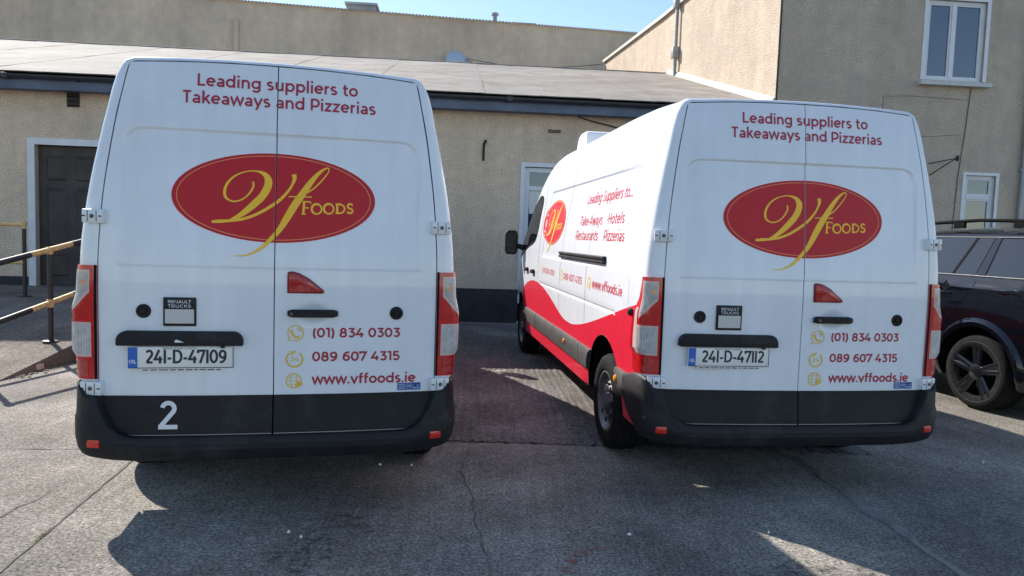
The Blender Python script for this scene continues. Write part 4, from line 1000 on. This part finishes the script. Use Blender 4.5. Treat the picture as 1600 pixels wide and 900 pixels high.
# roof: felt in strips running up the slope, lapped
RS = (6.20-3.985)/(6.9+.42); ang = math.atan(RS)
random.seed(21); s = -16.3; k = 0
while s < 5.3:
    wd = min(1.02, 5.375-s); z = 3.985+.005*(k % 2)
    nn = 14; rows = []
    for j in range(nn+1):
        d = -.42+7.32*j/nn; wob = .012*math.sin(j*1.3+k)
        rows.append([(s-.03*(k % 2)+wob, d, z+RS*(d+.42)+random.uniform(-.003, .003)), (s+wd*.33, d, z+RS*(d+.42)+random.uniform(-.004, .004)), (s+wd*.66, d, z+RS*(d+.42)+random.uniform(-.004, .004)), (min(5.375, s+wd+.05*(k % 2)+wob), d, z+RS*(d+.42)+random.uniform(-.003, .003))])
    m = MB().grid(rows); e0 = rows[0]; m.grid([[(x, y, z_) for x, y, z_ in e0], [(x, y+.004, z_-.012) for x, y, z_ in e0]])
    if k % 2: # the proud edge of a lap
        for c in (0, -1):
            m.grid([[r_[c] for r_ in rows], [(r_[c][0], r_[c][1], r_[c][2]-.006) for r_ in rows]])
    m.build('felt_strip', 'felt', LB, smooth=20)
    s += wd; k += 1
MB().grid([[(-16.3, -.41, 3.965), (5.37, -.41, 3.965)], [(-16.3, 6.9, 6.18), (5.37, 6.9, 6.18)], [(-16.3, 13.6, 4.15), (5.37, 13.6, 4.15)]]).build('roof_deck', 'felt', LB)
MB().tube([(-16.3, 6.9, 6.20), (5.36, 6.9, 6.20)], .035, 8).build('ridge_roll', 'felt', LB, smooth=60)
box('fascia', 'fascia_blue', LB, -16.2, 5.36, -.345, -.315, 3.715, 3.90)
box('soffit', 'fascia_blue', LB, -16.2, 5.355, -.312, -.002, 3.735, 3.755)
gt = [(.062*math.cos(R(a)), .062*math.sin(R(a))) for a in range(180, 361, 15)]
MB().grid([[(x, -.412+p, 3.925+q) for p, q in gt] + [(x, -.412+p*.93, 3.925+q*.93) for p, q in gt[::-1]] for x in (-16.2, -10, -4, 2, 5.35)]).build('gutter', 'gutter_black', LB, smooth=50)
for i, x in enumerate([-15.+1.05*i for i in range(20)]): box('gutter_bracket', 'gutter_black', LB, x-.012, x+.012, -.478, -.34, 3.855, 3.865)
for i, x in enumerate((-11.8, -7.7, -3.6, .5, 4.6)): box('gutter_joint', 'gutter_black', LB, x-.05, x+.05, -.480, -.345, 3.856, 3.935, .004)
# panelled door
d = empty('panel_door', (0, 0, 0)); d.parent = LB
fr = MB().box(-7.615, -7.50, -.03, .12, .45, 2.85).box(-6.42, -6.305, -.03, .12, .45, 2.85).box(-7.615, -6.305, -.031, .12, 2.85, 2.962)
fr.build('door_frame', 'frame_white', d)
box('door_leaf', 'wood_dark', d, -7.495, -6.425, .09, .13, .46, 2.845)
for a, b in ((-7.36, -7.03), (-6.89, -6.56)):
    for c, e_ in ((.62, 1.02), (1.14, 2.14), (2.26, 2.68)):
        MB().add([(a,.088,c),(b,.088,c),(b,.088,e_),(a,.088,e_),(a+.03,.070,c+.03),(b-.03,.070,c+.03),(b-.03,.070,e_-.03),(a+.03,.070,e_-.03),(a+.055,.080,c+.055),(b-.055,.080,c+.055),(b-.055,.080,e_-.055),(a+.055,.080,e_-.055)],
                 [(0,1,5,4),(1,2,6,5),(2,3,7,6),(3,0,4,7),(4,5,9,8),(5,6,10,9),(6,7,11,10),(7,4,8,11),(8,9,10,11)]).build('door_panel', 'wood_dark', d)
MB().lathe([(.028, .09), (.028, .06), (.02, .04), (.001, .035)], 14, 'Y', (-6.50, 0, 1.45)).build('door_knob', 'zinc', d, smooth=40)
# glazed door behind the right van
d = empty('glazed_door', (0, 0, 0)); d.parent = LB
MB().box(.765, .84, -.02, .12, .0, 2.81).box(1.80, 1.875, -.02, .12, .0, 2.81).box(.765, 1.875, -.021, .12, 2.81, 2.885).build('door_frame', 'frame_white', d)
MB().box(.845, .925, .04, .09, .10, 2.80).box(1.715, 1.795, .04, .09, .10, 2.80).box(.925, 1.715, .04, .09, 2.72, 2.80).box(.925, 1.715, .04, .09, 2.40, 2.47).box(.925, 1.715, .04, .09, .10, .30).box(.925, 1.715, .04, .09, 1.15, 1.22).build('door_sash', 'frame_white', d)
for a, b in ((2.47, 2.72), (1.22, 2.40), (.30, 1.15)): box('pane', 'window_glass', d, .925, 1.715, .062, .072, a, b)
box('notice', 'paper', d, .94, 1.24, .056, .060, 1.98, 2.38)
# vents under the eaves
for s_, z_, w_, h_ in ((1.34, 3.445, .26, .035), (-6.864, 3.62, .20, .12)):
    v = empty('air_vent', (0, 0, 0)); v.parent = LB
    box('vent_frame', 'rust_iron' if z_ > 3.5 else 'render_wall', v, s_-w_/2, s_+w_/2, -.022, .0, z_-h_, z_+h_)
    for q in range(3): box('vent_slat', 'gap_dark', v, s_-w_/2+.015, s_+w_/2-.015, -.026, -.021, z_-h_+.012+q*h_*.62, z_-h_+.026+q*h_*.62)

RB = empty('two_storey_building', FB, FY, 'two-storey beige rendered building with white framed windows on the right', 'building')
W1 = (8.17, 9.31, 4.70, 6.15); W2 = (9.14, 9.74, 1.55, 2.985)
wall_with_openings('front_wall', 'render_wall_right', RB, 5.39, 20, .02, 7.42, [W1, W2], .16)
MB().grid([[(5.39, 0, 0), (5.385, 7.5, 0), (5.18, 15, 0)], [(5.39, 0, 7.43), (5.385, 7.5, 7.94), (5.18, 15, 8.45)]]).build('side_wall', 'render_wall_right', RB)
MB().add([(5.18,15,0),(20,15,0),(20,15,8.4),(5.18,15,8.45)], [(0,1,2,3)]).build('back_wall', 'render_wall_right', RB)
MB().add([(20,0,0),(20,15,0),(20,15,8.4),(20,0,7.4)], [(0,1,2,3)]).build('end_wall', 'render_wall_right', RB)
MB().grid([[(5.42, .02, 7.40), (20, .02, 7.40)], [(5.2, 15, 8.42), (20, 15, 8.37)]]).build('roof', 'felt', RB)
for y0, y1 in [(.0+1.5*i, 1.49+1.5*i) for i in range(10)]:
    zf = lambda y: 7.43+.068*y
    xf = lambda y: 5.39-.0055*max(0, y-7.5)*5
    MB().add([(xf(y)+dx, y, zf(y)+dz) for y in (y0, y1) for dx, dz in ((-.09,-.03),(.22,-.03),(.22,.06),(-.09,.06))], [(0,1,2,3),(4,7,6,5),(0,4,5,1),(1,5,6,2),(2,6,7,3),(3,7,4,0)]).build('coping_stone', 'coping', RB)
MB().add([(x, y, 3.985+RS*(y+.42)+dz) for y in (.02, 6.88) for x, dz in ((5.295, .008), (5.375, .008), (5.382, .13), (5.345, .11))], [(0,1,2,3),(4,7,6,5),(0,4,5,1),(1,5,6,2),(2,6,7,3),(3,7,4,0)]).build('mortar_flashing', 'coping', RB)
def window(parent, o, mull, transom=None):
    a, b, c, d_ = o; wn = empty('window', (0, 0, 0)); wn.parent = parent
    t = .055
    MB().box(a, a+t, .05, .13, c, d_).box(b-t, b, .05, .13, c, d_).box(a+t, b-t, .05, .13, d_-t, d_).box(a+t, b-t, .05, .13, c, c+t).build('window_frame', 'frame_white', wn)
    cuts = [a+t] + ([mull] if mull else []) + [b-t]; zc = [c+t] + ([transom] if transom else []) + [d_-t]
    if mull: box('mullion', 'frame_white', wn, mull-.035, mull+.035, .04, .12, c+t, d_-t)
    if transom: box('transom', 'frame_white', wn, a+t, b-t, .045, .12, transom-.035, transom+.035)
    for x0_, x1_ in zip(cuts, cuts[1:]):
        for z0_, z1_ in zip(zc, zc[1:]):
            i0 = x0_+(.035 if mull and x0_ == mull else 0); i1 = x1_-(.035 if mull and x1_ == mull else 0); j0 = z0_+(.035 if transom and z0_ == transom else 0); j1 = z1_-(.035 if transom and z1_ == transom else 0)
            q = .032
            MB().box(i0, i0+q, .058, .105, j0, j1).box(i1-q, i1, .058, .105, j0, j1).box(i0+q, i1-q, .058, .105, j1-q, j1).box(i0+q, i1-q, .058, .105, j0, j0+q).build('sash', 'frame_white', wn)
            box('pane', 'window_glass', wn, i0+q, i1-q, .078, .088, j0+q, j1-q)
    return wn
wn = window(RB, (8.17+.0, 9.31, 4.70, 6.15), 8.70)
MB().box(8.10, 8.17, -.012, .02, 4.70, 6.22).box(9.31, 9.38, -.012, .02, 4.70, 6.22).box(8.17, 9.31, -.012, .02, 6.15, 6.22).build('plaster_band', 'frame_white', wn)
MB().add([(8.05,-.13,4.59),(9.42,-.13,4.59),(9.42,-.13,4.66),(8.05,-.13,4.66),(8.05,.05,4.59),(9.42,.05,4.59),(9.42,.05,4.69),(8.05,.05,4.69)], [(0,1,2,3),(4,7,6,5),(0,4,5,1),(1,5,6,2),(2,6,7,3),(3,7,4,0)]).build('window_sill', 'sill', wn)
wn = window(RB, W2, None, 2.58)
MB().box(9.08, 9.14, -.012, .02, 1.55, 3.04).box(9.74, 9.80, -.012, .02, 1.55, 3.04).box(9.14, 9.74, -.012, .02, 2.985, 3.04).build('plaster_band', 'frame_white', wn)
box('window_sill', 'sill', wn, 9.05, 9.83, -.10, .05, 1.46, 1.548)
MB().tube([(10.22, -.07, 0), (10.22, -.07, 7.3)], .045, 12).build('downpipe', 'zinc', RB, smooth=60)
for z_ in (1.2, 3.1, 5.): box('pipe_clip', 'zinc', RB, 10.16, 10.28, -.075, .0, z_, z_+.04)
# fine render patch outlines below the window
MB().tube([(7.42, -.004, 3.3), (7.42, -.004, 4.36), (7.95, -.004, 4.39), (9.1, -.004, 4.36)], .004, 5).build('render_crack', 'joint', RB)
MB().tube([(7.5, -.004, 3.62), (8.3, -.004, 3.66), (8.95, -.004, 3.72)], .0035, 5).build('render_crack', 'joint', RB)

BB = empty('rear_building', FB, FY, 'long windowless beige rendered wall with corrugated roof edge beyond the felt roof', 'building')
zt = lambda s_: 10.58-.0243*(s_+10.1)
MB().add([(-30,17,0),(14,17,0),(14,17,zt(14)),(-30,17,zt(-30))], [(0,1,2,3)]).build('wall', 'render_far', BB)
rows = []
for i in range(800):
    s_ = -24+.045*i; c = .028*math.sin(i*math.pi/1.5); rows.append([(s_, 16.86, zt(s_)+.02+c), (s_, 21, zt(s_)+.75+c)])
MB().grid(rows).build('roof_sheet', 'roof_sheet', BB, smooth=60)
m = MB().box(-5.2, -4.05, 18.2, 19.4, 10.4, 11.05).box(-5.3, -3.95, 18.1, 19.5, 11.05, 11.15); m.build('roof_light_box', 'roof_sheet', BB)
MB().lathe([(.09, 10.3), (.09, 10.93), (.16, 10.95), (.16, 11.03), (.01, 11.10)], 16, 'Z', (1.0, 18.2, 0)).build('flue', 'zinc', BB, smooth=40)
box('skylight', 'roof_sheet', BB, 1.75, 2.75, 18.0, 19., 10.42, 10.66)
MB().tube([(-9.35, 16.93, 8.6), (-9.35, 16.93, 9.75), (-9.33, 16.90, 9.85)], .10, 10).build('vent_pipe', 'render_far', BB, smooth=60)

# ------------------------------------------------------------------ small things fixed to walls and roofs
dish = empty('satellite_dish', fw(-.50, 16.55, 8.42), FY, 'pale blue satellite dish on the far wall, just above the felt roof ridge', 'satellite dish')
rows = []
for i in range(9):
    r_ = .56*i/8+.002; rows.append([(r_*math.cos(2*math.pi*k/28), -.12+.38*r_*r_*1.6-.10, r_*1.08*math.sin(2*math.pi*k/28)) for k in range(28)])
o = MB().grid(rows, True).build('reflector', 'dish', dish, smooth=60); o.rotation_euler = (R(-18), 0, R(28)); 
MB().tube([(0, -.20, -.02), (-.05, .15, -.1), (-.05, .44, -.1)], .025, 8).build('bracket', 'zinc', dish, smooth=60)
MB().tube([(-.05, -.25, -.48), (-.22, -.55, -.18)], .015, 6).build('receiver_arm', 'zinc', dish, smooth=60)
MB().lathe([(.04, -.06), (.04, .06), (.001, .06)], 10, 'Y', (-.23, -.57, -.16)).build('receiver', 'frame_white', dish)
def cable(label, pts, sag, r_=.012):
    P = []
    for (a, b) in zip(pts, pts[1:]):
        for k in range(12):
            t = k/12; P.append((a[0]+(b[0]-a[0])*t, a[1]+(b[1]-a[1])*t, a[2]+(b[2]-a[2])*t-sag*4*t*(1-t)))
    P.append(pts[-1]); return tag(MB().tube(P, r_, 6).build('cable', 'cable_black', None, smooth=60), label, 'cable')
cable('upper thin cable strung from the satellite dish to the right-hand building', [fw(-.5, 16.8, 8.8), fw(5.1, 14.9, 8.35)], .25)
cable('lower thin cable sagging from the satellite dish to the right-hand building', [fw(-.45, 16.7, 8.72), fw(5.1, 13.4, 7.55)], .30)
cable('short cable drooping left from the satellite dish to the roof ridge', [fw(-.6, 16.5, 8.6), fw(-1.9, 16.9, 7.9)], .05)
cable('black cable leaving the blue fascia and sloping down above the right van', [fw(1.75, -.02, 3.73), fw(2.3, -.03, 3.60), fw(3.4, -.03, 3.38), fw(5.2, -.03, 3.2)], .012, .011)
cable('dark cable clipped down the corner of the two-storey building', [fw(5.375, -.02, 4.1), fw(5.38, -.02, 5.2), fw(5.375, -.02, 7.4)], .0, .018)
cable('thin cable running down the wall from the upper window sill', [fw(9.10, -.012, 4.58), fw(9.04, -.012, 3.7), fw(8.97, -.012, 2.9), fw(8.93, -.012, 1.6)], .0, .006)
br = empty('wall_bracket', fw(.09, 0, 3.05), FY, 'small rusty iron bracket on the low wall between the vans', 'bracket', 'iron brackets on the walls')
MB().tube([(0, 0, -.14), (.0, -.10, .02), (.02, -.22, .14)], .010, 6).build('arm', 'rust_iron', br); MB().box(-.02, .02, -.012, .0, -.17, .15).build('back_plate', 'rust_iron', br); MB().lathe([(.028, -.03), (.028, .03), (.001, .03)], 10, 'Z', (.02, -.23, .14)).build('insulator', 'rust_iron', br)
br = empty('wall_bracket', fw(8.42, 0, 3.05), FY, 'black iron bracket sticking out of the wall beside the small window', 'bracket', 'iron brackets on the walls')
MB().tube([(-.02, 0, .12), (.14, -.20, .16), (.26, -.34, .19)], .010, 6).build('arm', 'rust_iron', br); MB().tube([(0, 0, -.10), (.14, -.18, .06), (.25, -.33, .18)], .010, 6).build('strut', 'rust_iron', br)
MB().lathe([(.025, -.05), (.032, .0), (.025, .05), (.001, .05)], 10, 'Z', (.27, -.35, .19)).build('insulator', 'rust_iron', br)
ms = empty('aerial_mast', fw(5.30, 6.1, 5.98), FY, 'grey metal mast clamped to the sunlit side wall above the felt roof', 'mast')
MB().tube([(0, 0, -.05), (0, 0, 2.6)], .045, 12).build('pole', 'zinc', ms, smooth=60)
for z_ in (.45, 1.75): box('clamp', 'zinc', ms, -.10, .09, -.10, .10, z_, z_+.28, .01)
MB().tube([(.07, .35, 0.05), (.07, .32, 2.5)], .025, 8).build('side_cable', 'coping', ms, smooth=60)

# handrails
def bands(parent, a, b, cuts, r_):
    """a rail from a to b; cuts are the (t0, t1) lengths painted yellow"""
    a, b = Vector(a), Vector(b); t = 0; ev = sorted(cuts)
    for t0, t1 in ev + [(1, 1)]:
        if t0 > t+1e-4: MB().tube([a+(b-a)*t, a+(b-a)*t0], r_, 10).build('rail', 'rail_black', parent, smooth=60)
        if t1 > t0: MB().tube([a+(b-a)*t0, a+(b-a)*t1], r_, 10).build('rail_band', 'rail_yellow', parent, smooth=60)
        t = t1
hr = empty('handrail', (-5.22, 0, 0), 0, 'black and yellow tubular handrail along the edge of the ramp, nearest the left van', 'handrail', 'black and yellow handrails')
zr_ = lambda y: 1.235+.152*(y-7.97)
for up_ in (0, -.60):
    bands(hr, (0, 6.86, zr_(6.86)+up_), (0, 9.75, zr_(9.75)+up_), [(.0, .06), (.27, .52), (.62, .72), (.90, 1)], .031); MB().tube([(0, 9.75, zr_(9.75)+up_), (0, 11.6, zr_(9.75)+up_)], .027, 10).build('rail', 'rail_black', hr, smooth=60)
for y in (6.88, 7.97, 9.75):
    zb_ = .004+.145*max(0, min(y, 9.75)-6.68); MB().tube([(0, y, zb_), (0, y, zr_(y))], .028, 10).build('post', 'rail_black', hr, smooth=60)
    MB().tube([(0, y, zr_(y)-.05), (0, y, zr_(y)+.03)], .036, 10).build('collar', 'rail_yellow', hr, smooth=60); MB().tube([(0, y, zr_(y)-.65), (0, y, zr_(y)-.56)], .036, 10).build('collar', 'rail_yellow', hr, smooth=60)
    MB().lathe([(.085, zb_+.002), (.085, zb_+.014), (.03, zb_+.02)], 14, 'Z', (0, y, 0)).build('base_flange', 'rail_black', hr, smooth=40)
hr = empty('handrail', (-7.08, 10.25, .45), 0, 'black and yellow handrail on the landing, farther back by the panelled door', 'handrail', 'black and yellow handrails')
for z_ in (1.05, .50): bands(hr, (-3.2, 0, z_-.02), (0, 0, z_), [(.80, 1.0), (.3, .4)], .030)
for x in (0, -1.9):
    MB().tube([(x, 0, 0), (x, 0, 1.05)], .028, 10).build('post', 'rail_black', hr, smooth=60); MB().lathe([(.085, .004), (.085, .016), (.03, .02)], 14, 'Z', (x, 0, 0)).build('base_flange', 'rail_black', hr)
    MB().tube([(x, 0, .99), (x, 0, 1.09)], .034, 10).build('collar', 'rail_yellow', hr, smooth=60)

# ------------------------------------------------------------------ litter and debris
o = box('brick_fragment', 'brick_bit', None, -.085, .085, -.05, .05, .0, .06, .008); o.location = (-4.97, 7.30, .004); o.rotation_euler = (0, 0, R(8)); tag(o, 'pale broken brick lying at the foot of the ramp kerb', 'brick')
def scrap(x, y, sc, rot, label, m='litter'):
    random.seed(int(x*100+y*37)); n = 7; vs = [(sc*random.uniform(.6, 1.1)*math.cos(2*math.pi*k/n), sc*.6*random.uniform(.6, 1.1)*math.sin(2*math.pi*k/n), random.uniform(.002, .012)) for k in range(n)] + [(0, 0, .016)]
    o = MB().add(vs + [(a, b, .001) for a, b, _ in vs[:n]], [(k, (k+1) % n, n) for k in range(n)] + [(n+1+k, n+1+(k+1) % n, (k+1) % n, k) for k in range(n)]).build('paper_scrap', m); o.location = (x, y, .003); o.rotation_euler = (0, 0, rot)
    tag(o, label, 'litter', 'scraps of litter on the yard')
scraps = [(-1.10, 3.51, .011, .3, 'tiny white scrap on the ground in the shadow below the figure 2 van, leftmost'), (-1.02, 3.46, .010, 1.2, 'tiny white scrap in the shadow, rightmost of the pair below the figure 2 van'),
          (.66, 3.62, .013, .2, 'tiny white paper scrap lying on the shaded ground between the two vans'), (-3.02, 4.98, .015, .8, 'small white scrap on the sunlit concrete left of the figure 2 van'),
          (-.84, 4.61, .010, .1, 'tiny white scrap under the right corner of the figure 2 van bumper, left of two'), (-.63, 4.62, .009, .5, 'tiny white scrap under the right corner of the figure 2 van bumper, right of two'),
          (3.50, 5.10, .012, .9, 'small white scrap in the shadow right of the red wave van'), (1.42, 3.70, .009, .4, 'tiny white scrap in the shadow in front of the sunlit triangle')]
for a in scraps: scrap(*a)
random.seed(5); m = MB()
for i in range(150):
    y = random.uniform(6.9, 8.4); x = -4.86+random.uniform(-.03, .14)*random.random(); r_ = random.uniform(.008, .022); a = random.uniform(0, 6)
    m.add([(x+r_*math.cos(a+q), y+r_*math.sin(a+q), .004+random.uniform(0, .014)) for q in (0, 1.7, 3.1, 4.6)], [(0, 1, 2, 3)])
o = m.build('dead_leaves', 'leaf_litter'); o['kind'] = 'stuff'; o['label'] = 'brown leaves and grit swept along the ramp kerb'; o['category'] = 'leaves'
random.seed(6); m = MB()
for i in range(110):
    y = random.gauss(3.38, .05); x = -2.272+.007*random.gauss(0, 1)-.16*(y-3.38); h_ = random.uniform(.003, .011); a = random.uniform(0, 6)
    m.add([(x-.004*math.cos(a), y-.004*math.sin(a), .003), (x+.004*math.cos(a), y+.004*math.sin(a), .003), (x+random.uniform(-.008, .008), y+random.uniform(-.008, .008), h_)], [(0, 1, 2)])
o = m.build('moss', 'moss'); o['kind'] = 'stuff'; o['label'] = 'tuft of yellow green moss growing in the concrete joint'; o['category'] = 'moss'
